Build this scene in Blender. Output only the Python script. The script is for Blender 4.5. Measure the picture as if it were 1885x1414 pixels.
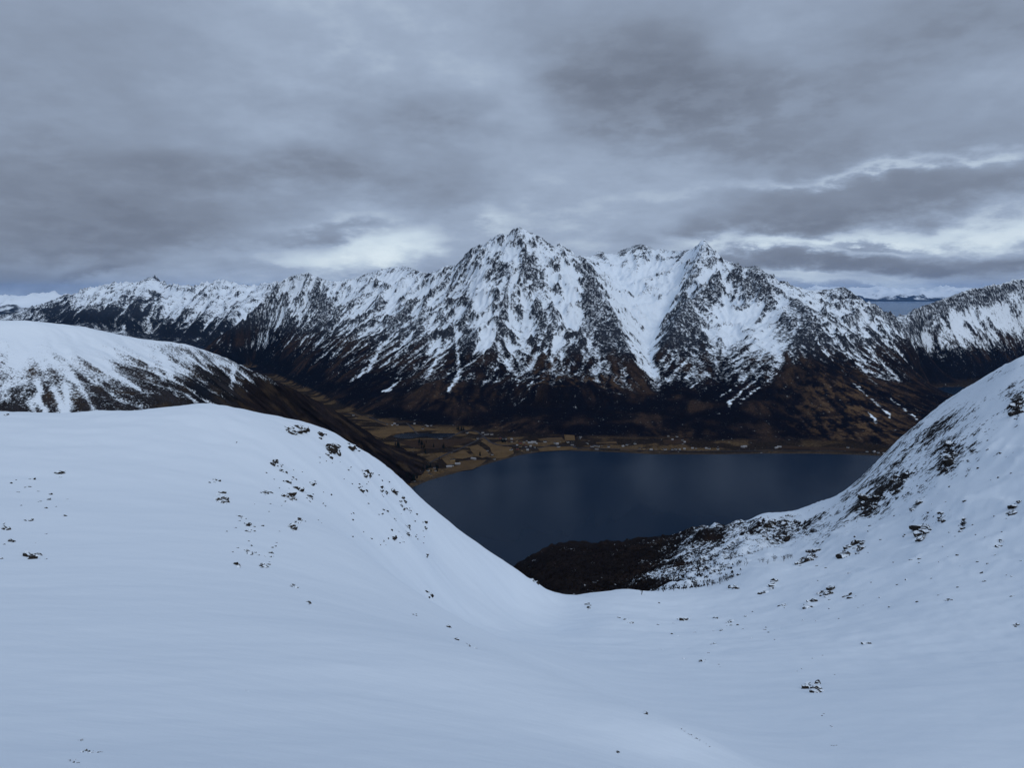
import bpy, bmesh, math, random
import numpy as np
from mathutils import Vector

# ------------------------------------------------------------------ scene, camera, light
for o in list(bpy.data.objects):
    bpy.data.objects.remove(o)
scene = bpy.context.scene
col = scene.collection
R = math.radians
H = 560.0                       # eye height above the fjord
FPX, CX, CY = 1414.0, 942.5, 707.0
PITCH = math.atan(172.0 / FPX)
SP, CP = math.sin(PITCH), math.cos(PITCH)

cam_d = bpy.data.cameras.new('camera')
cam_d.sensor_width = 36.0
cam_d.lens = FPX / 1885.0 * 36.0
cam_d.clip_start, cam_d.clip_end = 0.5, 300000.0
cam = bpy.data.objects.new('camera', cam_d)
cam.location = (0, 0, H)
cam.rotation_euler = (math.pi / 2 - PITCH, 0, 0)
col.objects.link(cam)
scene.camera = cam

SUN_EL, SUN_AZ = R(38), R(150)      # azimuth clockwise from +Y: behind the viewer, to the right
sun_d = bpy.data.lights.new('sun', 'SUN')
sun_d.energy = 1.0
sun_d.angle = R(28)
sun_d.color = (1.0, 0.97, 0.93)
sun = bpy.data.objects.new('sun', sun_d)
sd = Vector((math.sin(SUN_AZ) * math.cos(SUN_EL), math.cos(SUN_AZ) * math.cos(SUN_EL), math.sin(SUN_EL)))
sun.rotation_euler = sd.to_track_quat('Z', 'Y').to_euler()
sun.location = (0, 0, 2000)
col.objects.link(sun)

vs = scene.view_settings
vs.view_transform = 'Standard'
vs.look = 'None'
vs.exposure = 0.06
vs.gamma = 1.0
vs.use_curve_mapping = False
scene.render.engine = 'CYCLES'
cy = scene.cycles
cy.max_bounces = 4
cy.diffuse_bounces = 2
cy.glossy_bounces = 2
cy.volume_bounces = 1
cy.use_denoising = True
cy.denoiser = 'OPENIMAGEDENOISE'
cy.denoising_input_passes = 'RGB_ALBEDO_NORMAL'
cy.denoising_prefilter = 'ACCURATE'
cy.use_adaptive_sampling = True
cy.adaptive_threshold = 0.01


class NT:
    """small helper round a node tree"""
    def __init__(s, tree):
        s.t = tree
        s.n = tree.nodes
        s.n.clear()

    def node(s, typ, **kw):
        n = s.n.new(typ)
        for k, v in kw.items():
            setattr(n, k, v)
        return n

    def put(s, sock, v):
        if isinstance(v, bpy.types.NodeSocket):
            s.t.links.new(v, sock)
        elif v is not None:
            if isinstance(v, (tuple, list)) and len(v) == 3 and sock.type == 'RGBA':
                v = (*v, 1.0)
            sock.default_value = v

    def m(s, op, a, b=None, c=None, clamp=False):
        n = s.node('ShaderNodeMath', operation=op)
        n.use_clamp = clamp
        s.put(n.inputs[0], a)
        if b is not None: s.put(n.inputs[1], b)
        if c is not None: s.put(n.inputs[2], c)
        return n.outputs[0]

    def v(s, op, a, b=None):
        n = s.node('ShaderNodeVectorMath', operation=op)
        s.put(n.inputs[0], a)
        if b is not None: s.put(n.inputs[1], b)
        return n.outputs[0]

    def xyz(s, x=0.0, y=0.0, z=0.0):
        n = s.node('ShaderNodeCombineXYZ')
        for i, q in enumerate((x, y, z)): s.put(n.inputs[i], q)
        return n.outputs[0]

    def sep(s, v):
        n = s.node('ShaderNodeSeparateXYZ')
        s.put(n.inputs[0], v)
        return n.outputs

    def noise(s, vec, scale, detail=4.0, rough=0.5, dist=0.0, lac=2.0, color=False):
        n = s.node('ShaderNodeTexNoise', noise_dimensions='3D')
        s.put(n.inputs['Vector'], vec)
        n.inputs['Scale'].default_value = scale
        n.inputs['Detail'].default_value = detail
        n.inputs['Roughness'].default_value = rough
        n.inputs['Lacunarity'].default_value = lac
        n.inputs['Distortion'].default_value = dist
        return n.outputs['Color' if color else 'Fac']

    def step(s, x, a, b):
        n = s.node('ShaderNodeMapRange', interpolation_type='SMOOTHSTEP')
        s.put(n.inputs[0], x)
        s.put(n.inputs[1], a); s.put(n.inputs[2], b)
        return n.outputs[0]

    def mix(s, f, a, b):
        n = s.node('ShaderNodeMix', data_type='RGBA')
        s.put(n.inputs[0], f)
        s.put(n.inputs[6], a); s.put(n.inputs[7], b)
        return n.outputs[2]

    def attr(s, name):
        n = s.node('ShaderNodeAttribute', attribute_name=name)
        return n.outputs


# ------------------------------------------------------------------ sky
world = bpy.data.worlds.new('World')
scene.world = world
world.use_nodes = True
world.cycles.sampling_method = 'NONE'


def build_sky():
    T = NT(world.node_tree)
    out = T.node('ShaderNodeOutputWorld')
    bg = T.node('ShaderNodeBackground')
    bg.inputs['Strength'].default_value = 0.1
    T.t.links.new(bg.outputs[0], out.inputs[0])
    sky = T.node('ShaderNodeTexSky', sky_type='NISHITA')
    sky.sun_disc = False
    sky.sun_elevation = SUN_EL
    sky.sun_rotation = SUN_AZ
    sky.altitude = 500
    d = T.node('ShaderNodeTexCoord').outputs['Generated']
    x, y, z = T.sep(T.v('NORMALIZE', d))
    zc = T.m('MAXIMUM', z, 0.0)
    # cloud deck seen in perspective
    inv = T.m('DIVIDE', 1.0, T.m('ADD', zc, 0.28))
    deck = T.xyz(T.m('MULTIPLY', x, inv), T.m('MULTIPLY', y, inv), 0.0)
    n1 = T.noise(deck, 1.5, 4.0, 0.52)
    n2 = T.noise(T.v('ADD', deck, (7.3, 2.1, 4.0)), 4.0, 4.0, 0.55)
    n3 = T.noise(T.v('ADD', deck, (3.1, 9.7, 1.0)), 10.0, 4.0, 0.6)
    # azimuth and elevation for single clouds and breaks
    az = T.m('MULTIPLY', T.m('ARCTAN2', x, y), 57.29578)
    el = T.m('MULTIPLY', T.m('ARCSINE', z), 57.29578)
    wv = T.xyz(T.m('MULTIPLY', az, 0.055), T.m('MULTIPLY', el, 0.12), 0.0)
    w1 = T.noise(wv, 1.6, 3.0, 0.55, 0.0, color=True)
    wx, wy, wz = T.sep(w1)
    w2 = T.noise(T.xyz(T.m('MULTIPLY', az, 0.16), T.m('MULTIPLY', el, 0.42), 3.0), 2.2, 5.0, 0.6)
    azw = T.m('ADD', az, T.m('MULTIPLY', T.m('SUBTRACT', wx, 0.5), 14.0))
    elw = T.m('ADD', el, T.m('MULTIPLY', T.m('SUBTRACT', wy, 0.5), 5.0))
    elw = T.m('ADD', elw, T.m('MULTIPLY', T.m('SUBTRACT', w2, 0.5), 2.2))

    def ae(px, py):
        u, vv = (px - CX) / FPX, (CY - py) / FPX
        dx, dy, dz = u, CP + vv * SP, -SP + vv * CP
        return math.degrees(math.atan2(dx, dy)), math.degrees(math.atan2(dz, math.hypot(dx, dy)))

    edge = T.m('ADD', T.m('MULTIPLY', T.step(w2, 0.36, 0.64), 0.5), 0.75)

    def blob(px, py, sx, sy, amp, tilt=0.0, warp=1.0):
        a0, e0 = ae(px, py)
        A = T.m('SUBTRACT', azw, a0)
        E = T.m('SUBTRACT', elw, e0)
        if tilt: E = T.m('SUBTRACT', E, T.m('MULTIPLY', A, tilt))
        A = T.m('DIVIDE', A, sx / 24.7)
        E = T.m('DIVIDE', E, sy / 24.7)
        r = T.m('ADD', T.m('MULTIPLY', A, A), T.m('MULTIPLY', E, E))
        g = T.m('EXPONENT', T.m('MULTIPLY', r, -0.7))
        return T.m('MULTIPLY', T.m('MULTIPLY', g, edge), amp * 0.8)

    # thickness: positive = darker cloud, negative = thin and bright
    t = T.m('ADD', T.m('MULTIPLY', T.m('SUBTRACT', n1, 0.5), 0.62), T.m('ADD', T.m('MULTIPLY', T.m('SUBTRACT', n2, 0.5), 0.42), T.m('MULTIPLY', T.m('SUBTRACT', n3, 0.5), 0.16)))
    for b in [
        (1270, 150, 190, 75, 0.8, -0.1), (1150, 120, 120, 40, 0.2), (1100, 215, 60, 30, 0.2),
        (1750, 40, 200, 60, 0.35), (960, 200, 90, 60, -0.16), (900, 80, 100, 70, -0.06), (1480, 60, 110, 50, -0.2),
        (1720, 150, 200, 60, -0.12), (640, 110, 160, 90, -0.14),
        (780, 215, 110, 38, 0.36), (550, 290, 90, 30, 0.25), (350, 318, 90, 24, 0.34), (640, 320, 160, 45, 0.26),
        (220, 420, 190, 45, 0.52), (60, 360, 160, 90, 0.25), (15, 495, 60, 16, 0.32), (60, 200, 120, 150, 0.15),
        (700, 440, 130, 40, -0.5), (760, 465, 60, 26, -0.4), (540, 490, 160, 22, -0.35), (640, 432, 80, 10, 0.62),
        (480, 495, 80, 12, 0.30), (880, 405, 40, 14, -0.35), (830, 420, 70, 60, 0.35), (215, 492, 55, 7, 0.5, 0.12), (255, 484, 16, 8, 0.4),
        (1620, 316, 200, 9, -0.55, 0.06), (1560, 290, 180, 22, 0.0), (1500, 265, 220, 30, 0.22), (1100, 330, 260, 60, -0.05),
        (1620, 360, 300, 26, 0.55, 0.07), (1400, 415, 200, 18, 0.45, 0.09), (1230, 420, 60, 20, -0.15), (1050, 415, 190, 45, -0.22),
        (1680, 430, 330, 14, -0.6, 0.03), (1560, 448, 80, 5, 0.6, 0.02), (1680, 476, 300, 9, 0.95), (1450, 495, 140, 8, 0.45),
        (1600, 505, 300, 8, -0.4), (1800, 500, 120, 14, 0.35), (1600, 524, 300, 8, -0.4), (1420, 455, 100, 12, -0.4), (330, 545, 500, 12, -0.25),
    ]:
        t = T.m('ADD', t, blob(*b))
    thick = T.step(t, -1.0, 1.0)
    ramp = T.node('ShaderNodeValToRGB')
    T.put(ramp.inputs[0], thick)
    e = ramp.color_ramp.elements
    SK = 10.0
    stops = [(0.0, (0.74, 0.84, 0.92)), (0.22, (0.53, 0.63, 0.735)), (0.42, (0.325, 0.40, 0.525)), (0.55, (0.262, 0.322, 0.428)),
             (0.75, (0.205, 0.247, 0.325)), (1.0, (0.155, 0.185, 0.245))]
    e[0].position, e[1].position = stops[0][0], stops[-1][0]
    e[0].color = (*stops[0][1], 1); e[1].color = (*stops[-1][1], 1)
    for p, c in stops[1:-1]:
        q = e.new(p); q.color = (*c, 1)
    cloud = T.v('SCALE', ramp.outputs[0])
    cloud.node.inputs['Scale'].default_value = SK
    # thin places let a little of the blue sky through
    gap = T.m('MULTIPLY', T.step(thick, 0.32, 0.05), 0.12)
    c = T.mix(gap, cloud, sky.outputs[0])
    T.put(bg.inputs['Color'], c)


build_sky()


# ------------------------------------------------------------------ pixel helpers (authoring only: where does this ray stand at that distance)
def P(px, py, Y):
    u, v = (px - CX) / FPX, (CY - py) / FPX
    dy, dz = CP + v * SP, -SP + v * CP
    t = Y / dy
    return u * t, Y, H + dz * t


def G(px, py, z=0.0):
    u, v = (px - CX) / FPX, (CY - py) / FPX
    dy, dz = CP + v * SP, -SP + v * CP
    t = (z - H) / dz
    return u * t, dy * t, z


def pix(X, Y, Z):
    """where a world point falls in the photograph"""
    dz = Z - H
    f = Y * CP - dz * SP
    f = np.where(f > 0.1, f, 0.1)
    up = Y * SP + dz * CP
    return CX + FPX * X / f, CY - FPX * up / f


# ------------------------------------------------------------------ noise in numpy
_rng = np.random.default_rng(11)
_perm = np.concatenate([_rng.permutation(1024)] * 2).astype(np.int32)
_ang = _rng.random(1024) * 2 * np.pi
_gx, _gy = np.cos(_ang).astype(np.float32), np.sin(_ang).astype(np.float32)
_r1, _r2 = _rng.random(1024).astype(np.float32), _rng.random(1024).astype(np.float32)


def _h(ix, iy):
    return _perm[(_perm[ix & 1023] + iy) & 1023]


def perlin(x, y, seed=0):
    x = np.asarray(x, np.float32) + seed * 37.37
    y = np.asarray(y, np.float32) + seed * 91.13
    fx, fy = np.floor(x), np.floor(y)
    ix, iy = fx.astype(np.int32), fy.astype(np.int32)
    x = x - fx; y = y - fy
    u = x * x * x * (x * (x * 6 - 15) + 10)
    v = y * y * y * (y * (y * 6 - 15) + 10)

    def g(a, b):
        k = _h(ix + a, iy + b)
        return _gx[k] * (x - a) + _gy[k] * (y - b)
    a = g(0, 0); b = g(1, 0); c = g(0, 1); d = g(1, 1)
    return ((a + (b - a) * u) * (1 - v) + (c + (d - c) * u) * v) * 1.5


def fbm(x, y, oct=5, seed=0, gain=0.5, lac=2.03):
    s = 0; a = 1.0; t = 0
    for i in range(oct):
        s = s + a * perlin(x, y, seed + i * 3)
        t += a
        a *= gain; x = x * lac; y = y * lac
    return s / t


def ridged(x, y, oct=5, seed=0, gain=0.55, lac=2.1):
    s = 0; a = 1.0; w = 1.0; t = 0
    for i in range(oct):
        n = 1 - np.abs(perlin(x, y, seed + i * 3)) * 1.6
        n = np.clip(n, 0, 1) ** 2 * w
        w = np.clip(n * 1.6, 0, 1)
        s = s + a * n; t += a
        a *= gain; x = x * lac; y = y * lac
    return s / t


def gully(x, y, dx, dy):
    """stripes across the direction (dx, dy), in jittered cells of size 1: height and its derivative"""
    fx, fy = np.floor(x), np.floor(y)
    ix, iy = fx.astype(np.int32), fy.astype(np.int32)
    x = x - fx; y = y - fy
    hh = 0; hx = 0; hy = 0; wt = 0
    for i in (-1, 0, 1):
        for j in (-1, 0, 1):
            k = _h(ix + i, iy + j)
            px = x - i - 0.2 - 0.6 * _r1[k]
            py = y - j - 0.2 - 0.6 * _r2[k]
            w = np.exp(-(px * px + py * py) * 2.2)
            a = (px * dx + py * dy) * 6.2832
            c = np.cos(a); s = -np.sin(a)
            hh = hh + w * c
            hx = hx + w * s * dx; hy = hy + w * s * dy
            wt = wt + w
    return hh / wt, hx / wt, hy / wt


def sstep(x, a, b):
    t = np.clip((x - a) / (b - a), 0, 1)
    return t * t * (3 - 2 * t)


def blur(a, sig):
    if sig < 0.3: return a
    p = int(3 * sig) + 1
    a = np.pad(a, p, mode='edge')
    fy = np.fft.fftfreq(a.shape[0])[:, None]; fx = np.fft.rfftfreq(a.shape[1])[None]
    k = np.exp(-2 * np.pi ** 2 * sig ** 2 * (fx * fx + fy * fy))
    b = np.fft.irfft2(np.fft.rfft2(a) * k, s=a.shape)
    return b[p:-p, p:-p]


def laplace(mask, val):
    """fill a grid between fixed cells"""
    levels = [(mask, np.where(mask, val, 0.0))]
    while min(levels[-1][0].shape) > 24:
        m, v = levels[-1]
        h, w = m.shape
        m2 = np.pad(m, ((0, h % 2), (0, w % 2))); v2 = np.pad(v, ((0, h % 2), (0, w % 2)))
        h2, w2 = m2.shape
        c = m2.reshape(h2 // 2, 2, w2 // 2, 2).sum((1, 3))
        s = v2.reshape(h2 // 2, 2, w2 // 2, 2).sum((1, 3))
        levels.append((c > 0, np.where(c > 0, s / np.maximum(c, 1), 0.0)))
    cur = None
    for li, (m, v) in enumerate(reversed(levels)):
        if cur is None:
            cur = np.full(m.shape, v[m].mean()); it = 600
        else:
            up = np.repeat(np.repeat(cur, 2, 0), 2, 1)[:m.shape[0], :m.shape[1]]
            cur = up; it = 60 if m.size > 100000 else 120
        cur = np.where(m, v, cur)
        for _ in range(it):
            p = np.pad(cur, 1, mode='edge')
            cur = np.where(m, v, 0.25 * (p[:-2, 1:-1] + p[2:, 1:-1] + p[1:-1, :-2] + p[1:-1, 2:]))
    return cur


class Field:
    """regular world-space height grid"""
    def __init__(s, x0, x1, y0, y1, d):
        s.x = np.arange(x0, x1 + d * 0.5, d); s.y = np.arange(y0, y1 + d * 0.5, d); s.d = d
        s.X, s.Y = np.meshgrid(s.x, s.y)
        s.sum = np.zeros(s.X.size); s.cnt = np.zeros(s.X.size)
        s.rs = np.zeros(s.X.size); s.rc = np.zeros(s.X.size)

    def line(s, pts, ridge=False):
        """pts: world points of a polyline whose heights are fixed"""
        pts = np.array(pts, float)
        for a, b in zip(pts[:-1], pts[1:]):
            n = max(2, int(np.hypot(b[0] - a[0], b[1] - a[1]) / (s.d * 0.5)) + 1)
            q = a + (b - a) * np.linspace(0, 1, n)[:, None]
            i = np.round((q[:, 0] - s.x[0]) / s.d).astype(int); j = np.round((q[:, 1] - s.y[0]) / s.d).astype(int)
            ok = (i >= 0) & (i < len(s.x)) & (j >= 0) & (j < len(s.y))
            k = j[ok] * len(s.x) + i[ok]
            np.add.at(s.sum, k, q[ok, 2]); np.add.at(s.cnt, k, 1)
            if ridge:
                np.add.at(s.rs, k, q[ok, 2]); np.add.at(s.rc, k, 1)

    def solve(s):
        m = (s.cnt > 0).reshape(s.X.shape)
        v = (s.sum / np.maximum(s.cnt, 1)).reshape(s.X.shape)
        s.Z = laplace(m, v)
        return s.Z

    def pin(s, sig):
        """pull the ridge lines back to their heights after noise"""
        m = (s.rc > 0).reshape(s.X.shape).astype(float)
        v = (s.rs / np.maximum(s.rc, 1)).reshape(s.X.shape)
        r = (v - s.Z) * m
        w = blur(m, sig)
        wide = np.clip(w / w.max() * 2.2, 0, 1)
        s.Z = s.Z + blur(r, sig) / (w + 1e-4 * w.max()) * wide

    def erode(s, cells, amps, ref=0.55, power=1.0):
        base = blur(s.Z, 60 / s.d)
        gy, gx = np.gradient(base, s.d)
        sl = np.hypot(gx, gy)
        amt = np.clip(sl / ref, 0, 1.4) ** power
        sx, sy = gx.copy(), gy.copy()
        add = 0; deep = 0
        q = cells[0]
        wx = s.X + q * (0.28 * perlin(s.X / q, s.Y / q, 5) + 0.16 * fbm(s.X / q * 3, s.Y / q * 3, 3, 15)); wy = s.Y + q * (0.28 * perlin(s.X / q, s.Y / q, 6) + 0.16 * fbm(s.X / q * 3, s.Y / q * 3, 3, 16))
        for c, a in zip(cells, amps):
            L = np.hypot(sx, sy) + 1e-6
            h, hx, hy = gully(wx / c, wy / c, -sy / L, sx / L)
            add = add + h * a * amt
            k = a / c * 4.0
            sx = sx + hx * k * amt; sy = sy + hy * k * amt
        s.Z = s.Z + add
        s.slope0 = sl
        return add

    def at(s, x, y):
        fx = np.clip((np.asarray(x) - s.x[0]) / s.d, 0, len(s.x) - 1.001); fy = np.clip((np.asarray(y) - s.y[0]) / s.d, 0, len(s.y) - 1.001)
        i = fx.astype(int); j = fy.astype(int); fx = fx - i; fy = fy - j
        Z = s.Z
        return (Z[j, i] * (1 - fx) + Z[j, i + 1] * fx) * (1 - fy) + (Z[j + 1, i] * (1 - fx) + Z[j + 1, i + 1] * fx) * fy


def streaks(F, sig_noise, length, seed, sig_dir=40.0):
    """noise smeared down the fall line: ribs and runnels"""
    r = np.random.default_rng(seed)
    N = blur(r.standard_normal(F.X.shape), sig_noise / F.d)
    gy, gx = np.gradient(blur(F.Z, sig_dir / F.d), F.d)
    L = np.hypot(gx, gy) + 1e-6
    ux, uy = gx / L, gy / L
    acc = N.copy()
    ny, nx = N.shape
    J, I = np.mgrid[0:ny, 0:nx].astype(np.float32)
    n = max(2, int(length / (F.d * 1.4)))
    for sgn in (-1, 1):
        x = I.copy(); y = J.copy()
        for k in range(n):
            i = np.clip(np.rint(x), 0, nx - 1).astype(np.int32); j = np.clip(np.rint(y), 0, ny - 1).astype(np.int32)
            x = x + sgn * 1.4 * ux[j, i]; y = y + sgn * 1.4 * uy[j, i]
            i = np.clip(np.rint(x), 0, nx - 1).astype(np.int32); j = np.clip(np.rint(y), 0, ny - 1).astype(np.int32)
            acc += N[j, i]
    return acc / acc.std()


def facing(F, margin=3):
    """quads on slopes that turn towards the fjord side (their far sides are never seen)"""
    gy, gx = np.gradient(blur(F.Z, 1.0), F.d)
    d = (-gx * -F.X + -gy * -F.Y + (H - F.Z)) / np.sqrt(F.X ** 2 + F.Y ** 2) / np.sqrt(gx * gx + gy * gy + 1)
    m = (blur((d > -0.06).astype(float), margin) > 0.03)
    return m[:-1, :-1]


def P_(pts):
    return [P(*p) for p in pts]


# ------------------------------------------------------------------ materials
def new_mat(name):
    m = bpy.data.materials.new(name)
    m.use_nodes = True
    T = NT(m.node_tree)
    out = T.node('ShaderNodeOutputMaterial')
    b = T.node('ShaderNodeBsdfPrincipled')
    T.t.links.new(b.outputs[0], out.inputs[0])
    return m, T, b, out


SNOW = (0.785, 0.88, 0.98)


def terrain_mat(name, scale, detail_amp=0.55, soft=0.10, bump=0.5, bdist=4.0, snow_bump=0.0, zsq=0.5):
    """snow over ground: 'snow' says how much, fine noise breaks the edge; 'ground' is the colour of what lies under it"""
    m, T, b, out = new_mat(name)
    pos = T.node('ShaderNodeNewGeometry').outputs['Position']
    sn = T.attr('snow')['Fac']
    gc = T.attr('ground')['Color']
    sp = T.v('MULTIPLY', pos, (1.0, 1.0, zsq))
    n1 = T.noise(sp, scale, 4.0, 0.72)
    n2 = T.noise(pos, scale * 0.28, 3.0, 0.6)
    nn = T.m('ADD', T.m('MULTIPLY', T.m('SUBTRACT', n1, 0.5), 2.0 * detail_amp), T.m('MULTIPLY', T.m('SUBTRACT', n2, 0.5), 0.6 * detail_amp))
    f = T.step(T.m('ADD', sn, nn), 0.5 - soft, 0.5 + soft)
    var = T.noise(pos, scale * 1.7, 3.0, 0.6)
    gv = T.v('SCALE', gc)
    T.put(gv.node.inputs['Scale'], T.m('MAXIMUM', T.m('ADD', T.m('MULTIPLY', var, 2.6), -0.3), 0.1))
    T.put(b.inputs['Base Color'], T.mix(f, gv, SNOW))
    b.inputs['Roughness'].default_value = 0.85
    b.inputs['Specular IOR Level'].default_value = 0.0
    bn = T.node('ShaderNodeBump')
    bn.inputs['Distance'].default_value = bdist
    T.put(bn.inputs['Strength'], T.m('ADD', T.m('MULTIPLY', T.m('SUBTRACT', 1.0, f), bump), snow_bump))
    T.put(bn.inputs['Height'], T.noise(pos, scale * 1.3, 4.0, 0.65))
    T.put(b.inputs['Normal'], bn.outputs[0])
    return m


def flat_mat(name, c, rough=0.8, var=0.0, vscale=1.0, spec=0.2):
    m, T, b, out = new_mat(name)
    if var:
        pos = T.node('ShaderNodeNewGeometry').outputs['Position']
        n = T.noise(pos, vscale, 5.0, 0.6)
        q = T.v('SCALE', (*c,))
        T.put(q.node.inputs['Scale'], T.m('ADD', T.m('MULTIPLY', n, 2 * var), 1 - var))
        T.put(b.inputs['Base Color'], q)
    else:
        b.inputs['Base Color'].default_value = (*c, 1)
    b.inputs['Roughness'].default_value = rough
    b.inputs['Specular IOR Level'].default_value = spec
    return m


# ------------------------------------------------------------------ mesh helpers
def tag(o, label=None, cat=None, group=None, kind=None):
    if label: o['label'] = label
    if cat: o['category'] = cat
    if group: o['group'] = group
    if kind: o['kind'] = kind
    return o


def link(name, data, mat=None, parent=None):
    o = bpy.data.objects.new(name, data)
    col.objects.link(o)
    if mat is not None and data is not None and not data.materials:
        data.materials.append(mat)
    if parent is not None:
        o.parent = parent
    return o


def empty(name, loc):
    o = bpy.data.objects.new(name, None)
    o.location = loc
    o.empty_display_size = 1
    col.objects.link(o)
    return o


def grid_mesh(name, X, Y, Z, attrs, mat, keep=None):
    """a sheet from 2-D arrays; keep masks the quads"""
    ny, nx = X.shape
    idx = np.arange(ny * nx).reshape(ny, nx)
    q = np.stack([idx[:-1, :-1], idx[:-1, 1:], idx[1:, 1:], idx[1:, :-1]], -1)
    q = q[keep] if keep is not None else q.reshape(-1, 4)
    q = q.reshape(-1, 4)
    used = np.zeros(ny * nx, bool); used[q.ravel()] = True
    remap = np.cumsum(used) - 1
    q = remap[q]
    co = np.stack([X, Y, Z], -1).reshape(-1, 3)[used].astype(np.float32)
    me = bpy.data.meshes.new(name)
    me.vertices.add(len(co)); me.vertices.foreach_set('co', co.ravel())
    me.loops.add(q.size); me.loops.foreach_set('vertex_index', q.ravel().astype(np.int32))
    me.polygons.add(len(q))
    me.polygons.foreach_set('loop_start', np.arange(0, q.size, 4, dtype=np.int32))
    me.polygons.foreach_set('loop_total', np.full(len(q), 4, np.int32))
    me.polygons.foreach_set('use_smooth', np.ones(len(q), bool))
    for k, v in attrs.items():
        if v.ndim == 2:
            a = me.attributes.new(k, 'FLOAT', 'POINT')
            a.data.foreach_set('value', v.reshape(-1)[used].astype(np.float32))
        else:
            a = me.attributes.new(k, 'FLOAT_COLOR', 'POINT')
            c = np.concatenate([v.reshape(-1, 3)[used], np.ones((used.sum(), 1))], 1)
            a.data.foreach_set('color', c.astype(np.float32).ravel())
    me.update()
    me.validate()
    return link(name, me, mat)


def strokes(U, V, lst):
    """sum of soft strokes; (amp, width, [(px, py), ...])"""
    out = np.zeros(U.shape)
    for amp, w, pts in lst:
        best = np.full(U.shape, 1e9)
        xs = [p[0] for p in pts]; ys = [p[1] for p in pts]
        sel = (U > min(xs) - 3 * w) & (U < max(xs) + 3 * w) & (V > min(ys) - 3 * w) & (V < max(ys) + 3 * w)
        u = U[sel]; v = V[sel]
        if u.size == 0: continue
        bd = np.full(u.shape, 1e9)
        for (ax, ay), (bx, by) in zip(pts[:-1], pts[1:]):
            dx, dy = bx - ax, by - ay
            t = np.clip(((u - ax) * dx + (v - ay) * dy) / (dx * dx + dy * dy + 1e-6), 0, 1)
            bd = np.minimum(bd, np.hypot(u - ax - t * dx, v - ay - t * dy))
        out[sel] += amp * np.exp(-(bd / w) ** 2)
    return out


def blobs(U, V, lst):
    out = np.zeros(U.shape)
    for amp, px, py, rx, ry in lst:
        r = ((U - px) / rx) ** 2 + ((V - py) / ry) ** 2
        out += amp * np.exp(-r * 0.8)
    return out


def lerp3(a, b, f):
    return np.asarray(a) + (np.asarray(b) - np.asarray(a)) * f[..., None]


# ------------------------------------------------------------------ water
def water_mat(name, c, rough, wave, bscale):
    m, T, b, out = new_mat(name)
    pos = T.node('ShaderNodeNewGeometry').outputs['Position']
    b.inputs['Base Color'].default_value = (*c, 1)
    b.inputs['IOR'].default_value = 1.33
    b.inputs['Specular IOR Level'].default_value = 0.5
    gust = T.noise(T.v('MULTIPLY', pos, (1.0, 0.45, 1.0)), bscale, 4.0, 0.55, 0.6)
    T.put(b.inputs['Roughness'], T.m('ADD', T.m('MULTIPLY', gust, 0.14), rough))
    T.put(b.inputs['Specular IOR Level'], T.m('ADD', T.m('MULTIPLY', T.step(gust, 0.35, 0.7), wave), 0.018))
    return m


def sheet(name, x0, x1, y0, y1, z, mat, n=8):
    X, Y = np.meshgrid(np.linspace(x0, x1, n), np.linspace(y0, y1, n))
    return grid_mesh(name, X, Y, np.full(X.shape, z), {}, mat)


M_fjord = water_mat('fjord_water', (0.0024, 0.0130, 0.034), 0.16, 0.05, 0.0022)
M_sea = water_mat('sea_water', (0.035, 0.105, 0.21), 0.15, 0.12, 0.0006)
tag(sheet('fjord_water', -9000, 9000, 300, 9000, 0.0, M_fjord), 'calm dark blue fjord between the snowy slopes and the farmed shore', 'water', kind='structure')
tag(sheet('sea_water', -60000, 60000, 9000, 78000, 0.0, M_sea), 'strip of pale blue open sea beyond the gap in the mountains', 'sea', kind='structure')


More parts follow.
